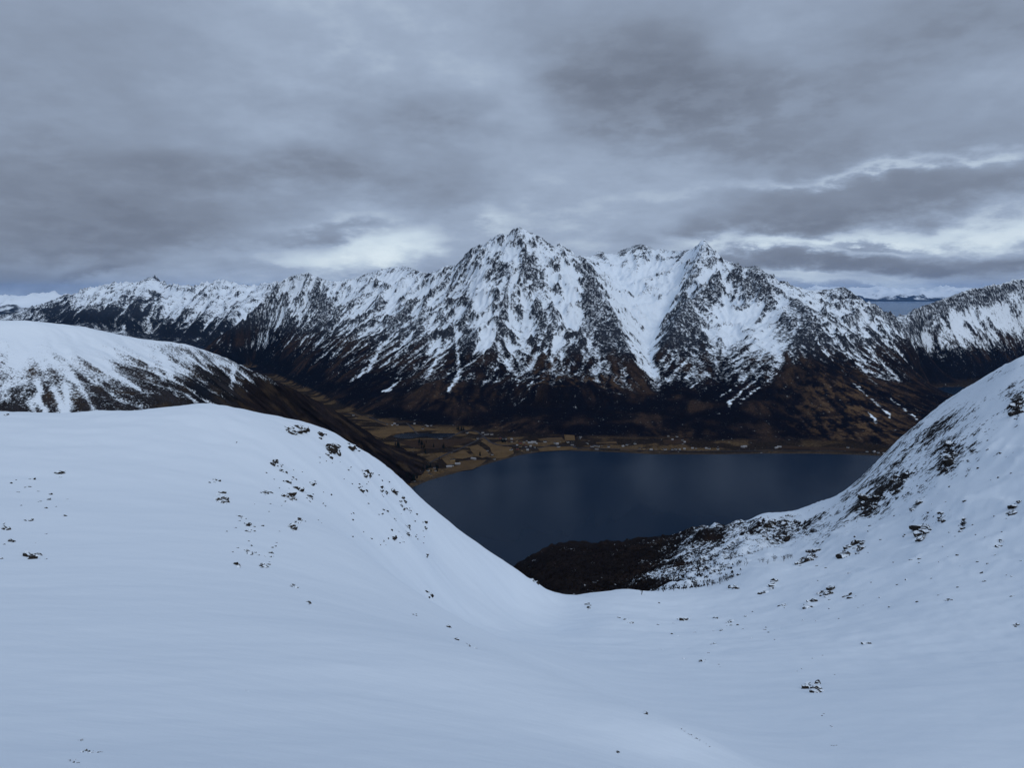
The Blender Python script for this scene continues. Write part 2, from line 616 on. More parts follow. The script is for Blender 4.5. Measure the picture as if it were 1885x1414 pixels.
# ------------------------------------------------------------------ foreground: the snow slope the viewer stands on
FG_PIX = [
    (0, 1414, 16), (300, 1414, 17), (600, 1414, 19), (900, 1414, 22), (1100, 1414, 26), (1230, 1414, 31), (1400, 1414, 44), (1650, 1414, 54), (1885, 1414, 58),
    (0, 1250, 26), (300, 1250, 28), (600, 1250, 32), (800, 1250, 36), (950, 1262, 39),
    (887, 1207, 45), (1020, 1264, 42), (1100, 1297, 38.5), (1190, 1327, 36.5), (1245, 1345, 36), (1310, 1388, 35),
    (910, 1188, 82), (1035, 1238, 86), (1115, 1273, 80), (1205, 1303, 73), (1265, 1323, 68), (1335, 1362, 58),
    (0, 1100, 45), (300, 1100, 50), (550, 1100, 62), (700, 1130, 68), (780, 1160, 64),
    (0, 1000, 75), (300, 1000, 82), (480, 1000, 92), (650, 1000, 128), (760, 1000, 212),
    (0, 900, 112), (250, 900, 125), (400, 900, 142), (550, 900, 172), (650, 900, 212), (710, 900, 255),
    (0, 820, 155), (200, 820, 168), (400, 820, 186), (550, 820, 216),
    (0, 757, 205), (100, 768, 198), (200, 760, 208), (300, 752, 222), (385, 743, 236), (450, 755, 246), (530, 775, 256), (600, 793, 264), (650, 820, 271),
    (700, 850, 281), (745, 890, 291), (790, 935, 301), (850, 985, 316), (900, 1020, 331), (950, 1050, 346), (990, 1078, 361), (1030, 1092, 385),
    (800, 1010, 258), (870, 1060, 272), (950, 1110, 300), (1020, 1115, 340), (800, 1100, 185), (700, 1050, 140), (870, 1150, 195), (960, 1180, 165), (1050, 1210, 150),
    (1100, 1150, 270), (1090, 1092, 415), (1150, 1086, 435), (1250, 1089, 440), (1200, 1130, 330), (1300, 1130, 340), (1300, 1200, 200), (1450, 1200, 190),
    (1400, 1130, 320), (1600, 1200, 180), (1500, 1300, 95), (1700, 1300, 92), (1885, 1300, 92), (1750, 1200, 170), (1885, 1200, 160), (1885, 1100, 230),
    (1700, 1100, 260), (1550, 1100, 310), (1885, 1000, 305), (1700, 1000, 375), (1550, 1020, 430), (1400, 1050, 455), (1885, 900, 385), (1750, 900, 450),
    (1620, 940, 520), (1450, 1000, 600), (1300, 1050, 570), (1885, 800, 470), (1800, 800, 520), (1700, 850, 560),
    (1885, 655, 640), (1800, 715, 640), (1700, 790, 648), (1640, 835, 658), (1560, 905, 690), (1500, 930, 735), (1400, 945, 800), (1300, 965, 860), (1190, 990, 930),
    (1120, 1003, 980), (1050, 1005, 1030), (1010, 1015, 1060), (960, 1040, 1090),
    (1100, 1070, 640), (1200, 1050, 650), (1030, 1082, 570), (1000, 1065, 750), (1100, 1030, 820), (1230, 1010, 800),
]
FG_XYZ = [
    (0, 0, -1.7), (-12, 0, -1.7), (12, 0, -4.5), (0, 6, -5.3), (-8, 6, -5.2), (8, 6, -6.6), (0, 10, -7.9), (-12, 10, -7.6), (12, 11, -10.5), (24, 16, -17.5), (0, -25, 4), (-25, -25, 6), (25, -25, -2), (60, 10, -24), (120, 0, -18), (-60, 0, 0), (-150, 0, 6), (-300, 0, 10), (250, 0, -5), (500, 100, 20),
    (-150, 100, -14), (-300, 150, -10), (-200, 60, -3), (-450, 300, -40), (-300, 300, -62), (-200, 310, -66), (-130, 335, -82), (-60, 385, -122), (-10, 440, -185), (15, 480, -210),
    (70, 525, -228), (-150, 500, -160), (-20, 620, -285), (-200, 800, -320), (-420, 600, -220),
    (445, 770, -110), (330, 780, -215), (270, 900, -310), (160, 1080, -420), (60, 1230, -490), (0, 1400, -548), (200, 1400, -565), (500, 1200, -470), (750, 1000, -260),
    (640, 700, -15), (600, 500, -15), (480, 300, -40), (320, 150, -22), (200, 50, -12), (-120, 1300, -548), (-350, 1100, -470), (0, 1650, -590), (400, 1650, -590), (900, 1400, -520), (-400, 1650, -590),
]
_pts = np.array([(p[0], p[1], p[2] - H) for p in P_(FG_PIX)] + FG_XYZ, float)


def _tps_k(r2):
    return np.where(r2 > 1e-9, 0.5 * r2 * np.log(r2 + 1e-12), 0.0)


def _warp(x, y):
    # work in a space that evens out near and far so that 15 m and 900 m points are treated alike
    r = np.sqrt(np.asarray(y) ** 2 + np.asarray(x) ** 2 + 12.0 ** 2)
    k = np.log(r / 12.0) * 60 / np.maximum(np.hypot(x, y), 1e-3)
    return np.asarray(x) * k, np.asarray(y) * k


_wx, _wy = _warp(_pts[:, 0], _pts[:, 1])
_n = len(_pts)
_K = _tps_k((_wx[:, None] - _wx[None]) ** 2 + (_wy[:, None] - _wy[None]) ** 2) + np.eye(_n) * 2.0
_Q = np.stack([np.ones(_n), _wx, _wy], 1)
# heights as the tangent of the sight line, times range: smooth in this space
_rng_ = np.sqrt(_pts[:, 0] ** 2 + _pts[:, 1] ** 2 + 12.0 ** 2)
_sol = np.linalg.solve(np.block([[_K, _Q], [_Q.T, np.zeros((3, 3))]]), np.concatenate([_pts[:, 2] / _rng_, np.zeros(3)]))


def fg_height(x, y):
    x = np.asarray(x, float); y = np.asarray(y, float)
    sh = x.shape
    x = x.ravel(); y = y.ravel()
    wx, wy = _warp(x, y)
    o = _sol[_n] + _sol[_n + 1] * wx + _sol[_n + 2] * wy
    for c in range(0, len(x), 20000):
        s = slice(c, c + 20000)
        r2 = ((wx[s, None] - _wx[None]) ** 2 + (wy[s, None] - _wy[None]) ** 2).astype(np.float32)
        o[s] += (0.5 * r2 * np.log(r2 + 1e-9)) @ _sol[:_n].astype(np.float32)
    return (o * np.sqrt(x * x + y * y + 144.0)).reshape(sh) + H


# rocks that break through the snow: px, py, width, height, label, count, slant, size
OUTCROPS = [
    # left hump
    (545, 793, 40, 13, 'thin scatter of dark rocks just under the crest of the snow hump'),
    (593, 802, 13, 9, 'small rock knot on the crest edge above the largest hump outcrop'),
    (612, 830, 26, 26, 'largest dark rock cluster high on the right flank of the snow hump', 16),
    (650, 826, 24, 14, 'sparse rocks along the edge of the hump against the brown hill', 7, 0.5),
    (678, 872, 16, 13, 'compact rock cluster below the hump edge, right of the largest one'),
    (508, 857, 18, 14, 'rock cluster with trailing stones near the top of the hump face'),
    (522, 870, 14, 5, 'short row of stones just below the upper hump cluster', 5, 0.4),
    (537, 880, 6, 6, 'single pointed dark rock in the middle of the hump face', 3),
    (575, 888, 12, 11, 'small upright rock pair right of the pointed rock'),
    (545, 897, 28, 10, 'slanting line of stones below the pointed rock', 8, 0.5),
    (488, 905, 13, 11, 'round rock knot left of the slanting stone line'),
    (530, 915, 28, 12, 'ragged rock cluster in the centre of the hump face', 9, 0.1),
    (570, 917, 12, 13, 'steep dark rocks right of the ragged central cluster', 6, 0.6),
    (407, 906, 14, 8, 'upper of two rock knots standing alone on the left hump face'),
    (408, 918, 20, 13, 'lower and larger of two rock knots alone on the left hump face', 10),
    (393, 888, 24, 5, 'thin flat streak of stones above the two lone rock knots', 6),
    (445, 950, 22, 7, 'slanting streak of stones left of the middle of the hump face', 7, 0.3),
    (456, 969, 12, 9, 'small rocks between two stone streaks on the hump face', 5),
    (462, 980, 26, 6, 'flat stone streak below the middle of the hump face', 7),
    (549, 958, 13, 9, 'dark blocky rock right of the stone streaks', 6),
    (538, 973, 16, 13, 'snow-dusted round outcrop under the dark blocky rock', 9),
    (465, 1021, 26, 9, 'pair of round rocks in the lower hump rock field', 7, 0.2, 1.25),
    (497, 1025, 13, 11, 'dark rock at the right of the lower hump rock field', 6),
    (440, 1043, 15, 8, 'dark wedge rock at the left foot of the lower rock field', 5),
    (482, 1043, 15, 9, 'brownish rock at the right foot of the lower rock field', 6),
    (539, 1081, 15, 12, 'arched dark rock standing alone below the lower rock field', 6),
    (565, 1111, 22, 5, 'thin dark rock lip on the smooth snow below the arched rock', 6, 0.35),
    (668, 897, 20, 14, 'slanting rock rib on the upper right flank of the hump', 8, 0.7),
    (705, 902, 14, 20, 'steep dark rock rib halfway along the right flank', 8, 0.8),
    (727, 900, 13, 13, 'snow-speckled rocks on the flank edge above the fjord', 7),
    (740, 925, 13, 26, 'tall broken rock rib on the flank edge above the fjord', 10, 0.5),
    (756, 935, 7, 11, 'upright rock at the edge above the fjord water', 4),
    (728, 953, 7, 7, 'lone rock on the steep snow left of the flank edge', 3),
    (752, 976, 11, 20, 'dark rock rib in the cluster low on the steep flank', 8, 0.8),
    (722, 985, 16, 10, 'sparse stones left of the low flank rib', 5),
    (741, 990, 7, 16, 'narrow dark rock streak under the low flank rib', 4, 1.0),
    (781, 960, 9, 18, 'last rock rib on the flank edge before the open snow', 6, 0.7),
    (785, 1020, 8, 12, 'thin rock on the steep flank below the last rib', 4, 0.8),
    (790, 1090, 15, 9, 'small stone patch low on the flank above the ridge line', 6, 0.5),
    (762, 1131, 7, 7, 'single rock at the start of the snow ridge line', 3),
    (824, 1156, 10, 10, 'knobbly rock on the snow ridge line', 5),
    (840, 1178, 11, 7, 'dark flat rock below the knobbly ridge rock', 4, 0.4),
    (868, 1190, 26, 5, 'string of small stones running down the snow ridge line', 7, 0.55, 0.8),
    (985, 1076, 20, 9, 'dark rock edge at the tip of the hump above the brown slope', 8, 0.6),
    # far left
    (112, 870, 20, 10, 'brownish rock patch high on the far left snow', 8),
    (58, 877, 8, 6, 'small stone left of the brownish rock patch', 3),
    (92, 912, 16, 5, 'flat dark rock below the brownish rock patch', 5),
    (55, 957, 12, 5, 'thin rock at mid height near the left picture edge', 4),
    (10, 968, 12, 18, 'pointed rock pile at the left picture edge', 8),
    (20, 998, 14, 8, 'slanting stones below the pointed pile at the left edge', 5, 0.5),
    (58, 1025, 22, 11, 'lowest and largest rock of the group at the left edge', 9),
    (12, 762, 8, 4, 'tiny rock on the crest at the far left', 3),
    (437, 818, 5, 5, 'lone dark boulder on the blank snow under the hump top', 2),
    # near the viewer
    (147, 1362, 14, 3, 'flat dark stone in the bottom left corner, topmost of its patch', 4),
    (165, 1387, 46, 6, 'low stone and heath patch in the bottom left corner', 14, 0.0, 0.7),
    (135, 1404, 34, 5, 'small stones at the very bottom left of the picture', 8, 0.1, 0.6),
    (452, 1270, 14, 2.5, 'thin stone sliver on the smooth near snow', 4, 0.1, 0.7),
    (1190, 1321, 11, 9, 'lone round rock pair on the snow lip near the bottom', 5, 0, 1.2),
    (1280, 1362, 64, 4, 'dark seam of earth and stones along the snow lip', 18, 0.62, 0.7),
    (1139, 1386, 7, 7, 'small split stone on the near snow below the round rocks', 3),
    # bowl
    (1083, 1118, 11, 13, 'tall dark rock on the rim at the head of the bowl', 7),
    (1150, 1143, 26, 6, 'curved line of rocks below the rim of the bowl', 9, 0.5),
    (1253, 1140, 14, 7, 'rock pair in the snow of the bowl floor', 5, 0, 1.2),
    (1317, 1140, 6, 6, 'small upright rock right of the bowl floor pair', 3),
    (1343, 1148, 16, 11, 'rock cluster on the right of the bowl floor', 7, -0.5),
    (1328, 1164, 6, 6, 'single rock below the bowl floor cluster', 2),
    (1315, 1187, 10, 5, 'dark boulder alone lower on the bowl floor', 3),
    (1294, 1222, 9, 9, 'curved dark rock hollow in the snow of the bowl', 4),
    (1352, 1083, 22, 10, 'dark snow-capped outcrop at the far side of the bowl', 8),
    (1417, 1080, 38, 14, 'slanting rock rib climbing from the far side of the bowl', 10, -0.6),
    (1439, 1118, 15, 8, 'rounded dark boulder below the slanting bowl rib', 5, 0, 1.2),
    (1493, 1115, 26, 13, 'wide dark outcrop beside the rounded boulder', 10),
    (1520, 1092, 26, 20, 'knobby snow-capped outcrop with a round head', 11),
    (1563, 1097, 28, 9, 'low curved outcrop right of the knobby one', 8, -0.1),
    (1596, 1184, 13, 9, 'cone-shaped dark boulder alone on the open bowl snow', 5, 0, 1.3),
    (1496, 1269, 36, 22, 'jagged dark rock group on the near side of the bowl', 14),
    (1515, 1317, 6, 5, 'stone just below the jagged rock group', 2),
    (1530, 1335, 9, 4, 'sliver of rock lower on the near bowl snow', 3, 0.5),
    (1535, 1372, 11, 5, 'last small rocks below the jagged group near the bottom', 4),
    (1746, 1110, 12, 9, 'dark rock on the right hand snow slope', 5),
    (1872, 1150, 12, 9, 'dark boulder at the right picture edge', 4),
    # right mountain side
    (1572, 1010, 48, 20, 'long dark overhanging rock on the right mountainside', 16, -0.45, 1.15),
    (1437, 974, 66, 42, 'broad dark craggy outcrop where the right slope meets the scrub', 34, -0.3, 1.1),
    (1487, 1024, 40, 22, 'slanting snowy crag below the broad outcrop', 14, -0.6),
    (1687, 928, 20, 14, 'dark slanting slab on the right mountainside', 7, -0.9, 1.3),
    (1735, 952, 18, 16, 'dark crag right of the slanting slab', 7),
    (1702, 974, 32, 26, 'snow-speckled crag below the slanting slab', 15),
    (1772, 963, 16, 28, 'tall thin crag at the right of the crag row', 9, -0.6),
    (1655, 893, 34, 30, 'stepped rocks in the middle of the right mountainside', 12, -0.6, 0.8),
    (1600, 930, 44, 30, 'stepped rock band on the lower edge of the right mountainside', 14, -0.5, 0.8),
    (1745, 845, 30, 60, 'long broken rock rib high on the right mountainside', 22, -0.7, 0.8),
    (1782, 865, 11, 12, 'dark block right of the long broken rib', 4),
    (1793, 830, 9, 12, 'small dark block above the other on the right mountainside', 4),
    (1872, 748, 18, 40, 'dark rock wall at the right picture edge', 16),
    (1866, 935, 24, 16, 'rock patch high at the right picture edge', 8, -0.5),
    (1841, 1000, 12, 12, 'slim rock rib near the right picture edge', 5, -0.8),
]


# where rock shows on the foreground slopes (photograph pixels, turned into a property of the ground below)
FG_ROCK = [  # amp, px, py, rx, ry
    (0.16, 1745, 843, 34, 60), (0.19, 1690, 800, 40, 40), (0.21, 1572, 926, 44, 50), (0.20, 1655, 880, 50, 50), (0.19, 1867, 935, 24, 30), (0.22, 1872, 745, 18, 40),
    (0.21, 1700, 960, 36, 50), (0.19, 1770, 960, 22, 40), (0.22, 1500, 1010, 30, 34), (0.24, 1433, 974, 44, 34), (0.19, 1620, 920, 40, 40), (0.17, 1790, 800, 40, 50),
    (0.19, 1850, 850, 40, 60), (0.15, 1840, 1000, 20, 30), (0.14, 1810, 1060, 30, 20), (0.17, 1500, 960, 40, 25),
    (0.35, 700, 880, 22, 40), (0.34, 735, 905, 20, 30), (0.30, 755, 950, 18, 30), (0.22, 660, 840, 20, 26), (0.25, 745, 985, 26, 22), (0.22, 610, 808, 40, 14),
    (0.30, 985, 1075, 14, 8), (0.18, 530, 900, 50, 30), (0.16, 460, 1000, 30, 50), (0.10, 90, 900, 40, 40),
]


def build_foreground():
    nv, nu = 640, 620
    yy = np.concatenate([np.linspace(-45, 12, 26)[:-1], np.geomspace(12, 1680, nv)])
    ss = np.linspace(-1, 1, nu)
    half = 34 + np.maximum(yy, 0) * 0.80
    cen = np.maximum(yy, 0) * 0.02
    X = ss[None] * half[:, None] + cen[:, None]
    Y = np.repeat(yy[:, None], nu, 1)
    Z = fg_height(X, Y)
    dist = np.hypot(X, Y)
    U, V = pix(X, Y, Z)
    U = np.where(Y > 3, U, -9999)
    rock = blobs(U, V, FG_ROCK)
    for t in OUTCROPS:
        if t[1] > 1240: continue
        sel = (np.abs(U - t[0]) < t[2] * 1.5 + 4) & (np.abs(V - t[1]) < t[3] * 2 + t[2] + 4)
        sl = t[6] if len(t) > 6 else 0.0
        du = (U[sel] - t[0]) / (t[2] * 0.5 + 2); dv = (V[sel] - t[1] - sl * (U[sel] - t[0])) / (t[3] * 0.5 + 1.5)
        rock[sel] += 0.34 * np.exp(-(du * du + dv * dv) * 1.1)
    rock = np.clip(rock, 0, 0.95)
    # the lower scrub slope above the fjord
    dark = sstep(dist, 455, 540) * sstep(1400 - U - (V - 1000) * 2.2 + 150 * fbm(X / 50, Y / 50, 4, 71), -220, 140) * (V > 960)
    dark = np.where((Y > 440) & (U < 1600), dark, 0) + sstep(Y, 1130, 1200)
    dark = np.clip(dark, 0, 1)
    # snow relief: broad rolls, wind ripples, and rough ground where rock or scrub shows
    lf = fbm(X / 55, Y / 55, 4, 3)
    Z = Z + lf * np.clip(dist / 90, 0.06, 2.2) * 0.9
    Z = Z + (fbm(X / 11, Y / 11, 4, 49) * 0.55) * sstep(dist, 110, 220) * sstep(dist, 700, 400)
    far = sstep(X, 90, 200) * sstep(Y, 200, 420)
    Z = Z + far * (ridged(X / 70 + 0.3 * lf, Y / 110, 5, 21) - 0.35) * 4.5
    Z = Z + np.clip(rock * 1.6, 0, 1) * (ridged(X / 16, Y / 16, 5, 9) - 0.3) * np.clip(dist / 130, 0.3, 4.0)
    Z = Z + dark * (fbm(X / 45, Y / 45, 5, 31) * 9 + (ridged(X / 28, Y / 28, 4, 35) - 0.4) * 5 + fbm(X / 9, Y / 9, 3, 33) * 1.5)
    Z = Z + (fbm((X + 0.7 * Y) / 16, (Y - 0.7 * X) / 9, 4, 47) * 0.2) * sstep(dist, 260, 60) + (perlin(X / 2.6 + Y / 9, Y / 1.1, 41) * 0.010 + perlin(X / 6, Y / 3, 43) * 0.02) * sstep(dist, 200, 20)
    gy = np.gradient(Z, axis=0) / np.gradient(Y, axis=0)
    gx = np.gradient(Z, axis=1) / np.gradient(X, axis=1)
    slope = np.hypot(gx, gy)
    rub = far * sstep(U, 1380, 1560) * sstep(V - np.interp(U, [1400, 1560, 1700, 1885], [945, 905, 790, 655]), 210, 20) * sstep(V, 1060, 960)
    snow = 1.25 - 1.0 * rock - far * np.clip((slope - 0.6) * 0.5, 0, 0.25) - 0.12 * far - rub * (0.21 + 0.45 * fbm(X / 42 + Y / 60, Y / 42 - X / 60, 4, 73) + 0.25 * fbm(X / 14, Y / 14, 3, 74))
    snow = np.where(dark > 0, snow * (1 - dark) + dark * (0.10 + 0.36 * sstep(U, 1080, 1400) + 0.40 * fbm(X / 30, Y / 30, 4, 8)), snow)
    ground = lerp3((0.028, 0.026, 0.026), (0.014, 0.0115, 0.0115), dark)
    ground = lerp3(ground, (0.022, 0.016, 0.014), dark * sstep(fbm(X / 40, Y / 40, 4, 77), 0.0, 0.35))
    m = terrain_mat('snow_slope', 0.34, 0.75, 0.08, 0.9, 0.8)
    # wind-packed snow: faint ripples
    T = NT.__new__(NT); T.t = m.node_tree; T.n = m.node_tree.nodes
    b0 = [n for n in T.n if n.type == 'BUMP'][0]
    pos = T.node('ShaderNodeNewGeometry').outputs['Position']
    bn = T.node('ShaderNodeBump')
    bn.inputs['Distance'].default_value = 0.10
    bn.inputs['Strength'].default_value = 0.38
    T.put(bn.inputs['Height'], T.noise(T.v('MULTIPLY', pos, (0.45, 1.3, 1.0)), 1.1, 4.0, 0.6))
    T.put(b0.inputs['Normal'], bn.outputs[0])
    tag(grid_mesh('snow_slope', X, Y, Z, {'snow': snow, 'ground': ground}, m), 'smooth wind-packed snow slope falling away from the viewer into a bowl', 'snow slope', kind='structure')
    F = Field(-420, 700, 1, 1300, 3.0)
    return X, Y, Z


FGX, FGY, FGZ = build_foreground()


def fg_hit(px, py):
    """where the sight line through this pixel meets the built snow slope"""
    u, v = (px - CX) / FPX, (CY - py) / FPX
    dy, dz = CP + v * SP, -SP + v * CP
    ts = np.geomspace(10, 1200, 700)
    z = fg_height(u * ts / dy, ts) - (H + dz * ts / dy)
    k = np.argmax(z > 0)
    if z[k] <= 0: k = len(ts) - 1
    Y = ts[k]
    if k > 0 and z[k] > 0:
        a, b = z[k - 1], z[k]
        Y = ts[k - 1] + (ts[k] - ts[k - 1]) * (-a) / (b - a)
    x = u * Y / dy
    # height of the built sheet there
    r = int(np.clip(np.searchsorted(FGY[:, 0], Y), 1, len(FGY) - 1))
    f = (Y - FGY[r - 1, 0]) / (FGY[r, 0] - FGY[r - 1, 0])
    z = (1 - f) * np.interp(x, FGX[r - 1], FGZ[r - 1]) + f * np.interp(x, FGX[r], FGZ[r])
    return Vector((x, Y, z))


# ------------------------------------------------------------------ the round snow hill across the gully
M_hill = terrain_mat('hill_ground', 0.26, 1.1, 0.26, 0.8, 2.0)


def build_hill():
    F = Field(-1500, 160, 1000, 2960, 4.0)
    crest = [(-220, 560, 1400), (-60, 588, 1470), (0, 591, 1500), (50, 590, 1530), (100, 596, 1560), (150, 601, 1600), (200, 612, 1650), (255, 624, 1700), (300, 629, 1760), (350, 636, 1850),
             (390, 650, 1930), (430, 666, 2020), (480, 690, 2120), (540, 716, 2250), (600, 748, 2370), (650, 780, 2450), (690, 808, 2500), (720, 834, 2530)]
    base = [(-300, 800, 1150), (0, 790, 1210), (150, 790, 1215), (300, 790, 1240), (380, 795, 1300), (440, 805, 1400), (520, 832, 1600), (600, 850, 1800), (680, 868, 2000), (740, 895, 2120)]
    F.line(P_(crest), ridge=True)
    F.line(P_(base))
    F.line([P(*b)[:1] + (P(*b)[1] - 90, P(*b)[2] - 60) for b in base])
    # spurs and hollows of the face
    F.line(P_([(60, 600, 1525), (40, 640, 1440), (20, 690, 1350), (0, 740, 1280)]))
    F.line(P_([(120, 640, 1470), (110, 700, 1370), (100, 750, 1285)]))
    F.line(P_([(350, 640, 1840), (330, 690, 1600), (320, 740, 1400)]))
    F.line(P_([(430, 668, 2010), (420, 710, 1780), (415, 750, 1560)]))
    F.line(P_([(540, 720, 2240), (560, 780, 2080), (600, 830, 1960)]))
    # back side, down to the valley
    F.line([(-1500, 2100, 330), (-1100, 2200, 280), (-900, 2400, 180), (-700, 2650, 60), (-520, 2800, 0), (-350, 2760, -10), (-250, 2600, -15), (-150, 2400, -20)])
    F.line([(-1500, 2960, 60), (-800, 2960, -20), (160, 2960, -30)])
    F.line([(-250, 2300, -8), (-285, 2170, -12), (-330, 1950, -14), (-360, 1750, -10), (-330, 1500, -10), (-250, 1250, -15), (-140, 1000, -20)])
    F.line([(160, 1000, -30), (160, 2960, -30)])
    F.line([(-1500, 1000, 300), (-600, 1000, 250), (-350, 1000, 100), (-140, 1000, -20)])
    F.solve()
    F.Z = blur(F.Z, 4.0)
    F.pin(5.0)
    add = F.erode([110, 55, 28, 14], [3.2, 2.6, 1.7, 0.9], ref=0.5, power=1.2)
    X, Y = F.X, F.Y
    F.pin(4.0)
    U, V = pix(X, Y, F.Z)
    low = sstep(F.Z, 440, 330)
    F.Z = F.Z + (ridged(X / 40, Y / 40, 5, 4) - 0.35) * 3.5 * low + fbm(X / 12, Y / 12, 3, 6) * 0.5
    s1 = streaks(F, 5.0, 30.0, 8, 30); s2 = streaks(F, 10.0, 70.0, 9, 30)
    conc = blur(F.Z, 7) - F.Z
    gy, gx = np.gradient(blur(F.Z, 1), F.d)
    slope = np.hypot(gx, gy)
    # bare brush fields low on the face, snow tongues in the gullies
    line = 668 + 25 * fbm(X / 120, Y / 120, 4, 12) + 20 * sstep(U, 300, 150) - 10
    cover = sstep(V - line - (U - 300) * 0.05, -70, 95)
    snow = 1.18 - 0.98 * cover + np.clip(conc * 0.07, -0.18, 0.25) + (0.12 * fbm(X / 30, Y / 30, 4, 19) - 0.10 * s1 - 0.12 * s2) * sstep(cover, 0.05, 0.4) - 0.2 * sstep(slope, 0.6, 1.0)
    tongues = strokes(U, V, [
        (0.75, 5, [(68, 700), (75, 722), (66, 735)]), (0.9, 5, [(70, 735), (88, 768)]), (0.85, 5, [(98, 715), (112, 745), (118, 768)]), (0.7, 4, [(120, 710), (124, 735), (122, 765)]),
        (0.6, 4, [(130, 690), (150, 715), (182, 768)]), (0.6, 4, [(54, 735), (66, 768)]), (0.55, 6, [(300, 655), (308, 680), (314, 692)]), (0.7, 4, [(430, 680), (428, 705), (424, 715)]),
        (0.5, 6, [(400, 665), (432, 676)]), (0.45, 4, [(345, 725), (372, 752)]), (0.4, 5, [(210, 690), (255, 715)]), (0.45, 5, [(250, 640), (300, 695)]), (0.35, 20, [(130, 650), (190, 670)]),
        (0.5, 3, [(470, 690), (515, 712)]), (0.4, 3, [(520, 705), (524, 720)]), (0.35, 3, [(560, 728), (566, 745)])])
    snow = snow + tongues
    snow = snow - blobs(U, V, [(0.55, 375, 715, 26, 26), (0.25, 30, 610, 30, 12), (0.28, 10, 650, 14, 26), (0.55, 545, 765, 80, 40), (0.4, 475, 738, 34, 26), (0.30, 415, 690, 22, 30),
                               (0.25, 150, 590, 26, 8), (0.28, 310, 648, 24, 14)])
    snow = snow + 0.4 * sstep(V, 640, 612) * (U < 330)
    snow = np.where(Y > 1400, snow - 0.9 * sstep(F.Z, 330, 250), snow)
    g = np.ones(X.shape + (3,)) * np.array((0.026, 0.024, 0.026))
    g = lerp3(g, (0.016, 0.012, 0.012), sstep(U, 420, 460))
    g = g * (0.75 + 0.28 * np.clip(s1, -1.5, 1.8) + 0.2 * np.clip(s2, -1.5, 1.5))[..., None].clip(0.2, 1.8)
    g = lerp3(g, (0.060, 0.042, 0.026), sstep(fbm(X / 60, Y / 60, 4, 66), 0.05, 0.4) * 0.6)
    g = lerp3(g, (0.012, 0.015, 0.022), np.clip(blobs(U, V, [(1, 373, 715, 20, 20)]), 0, 1))
    tag(grid_mesh('hill', X, Y, F.Z, {'snow': snow, 'ground': g}, M_hill, keep=facing(F)), 'rounded snow-topped hill with bare brushy flank across the gully', 'hill', kind='structure')
    return F


HILL = build_hill()

# ------------------------------------------------------------------ the massif across the fjord
VALLEY_Z = 9.0
SHORE = [(600, 960), (700, 925), (750, 903), (765, 895), (800, 881), (850, 868), (880, 860), (905, 852), (930, 845), (960, 837), (1000, 831), (1040, 829), (1100, 831), (1150, 833), (1200, 836),
         (1300, 836.5), (1400, 835), (1500, 835), (1580, 837), (1640, 840), (1700, 842), (1760, 838), (1830, 815)]


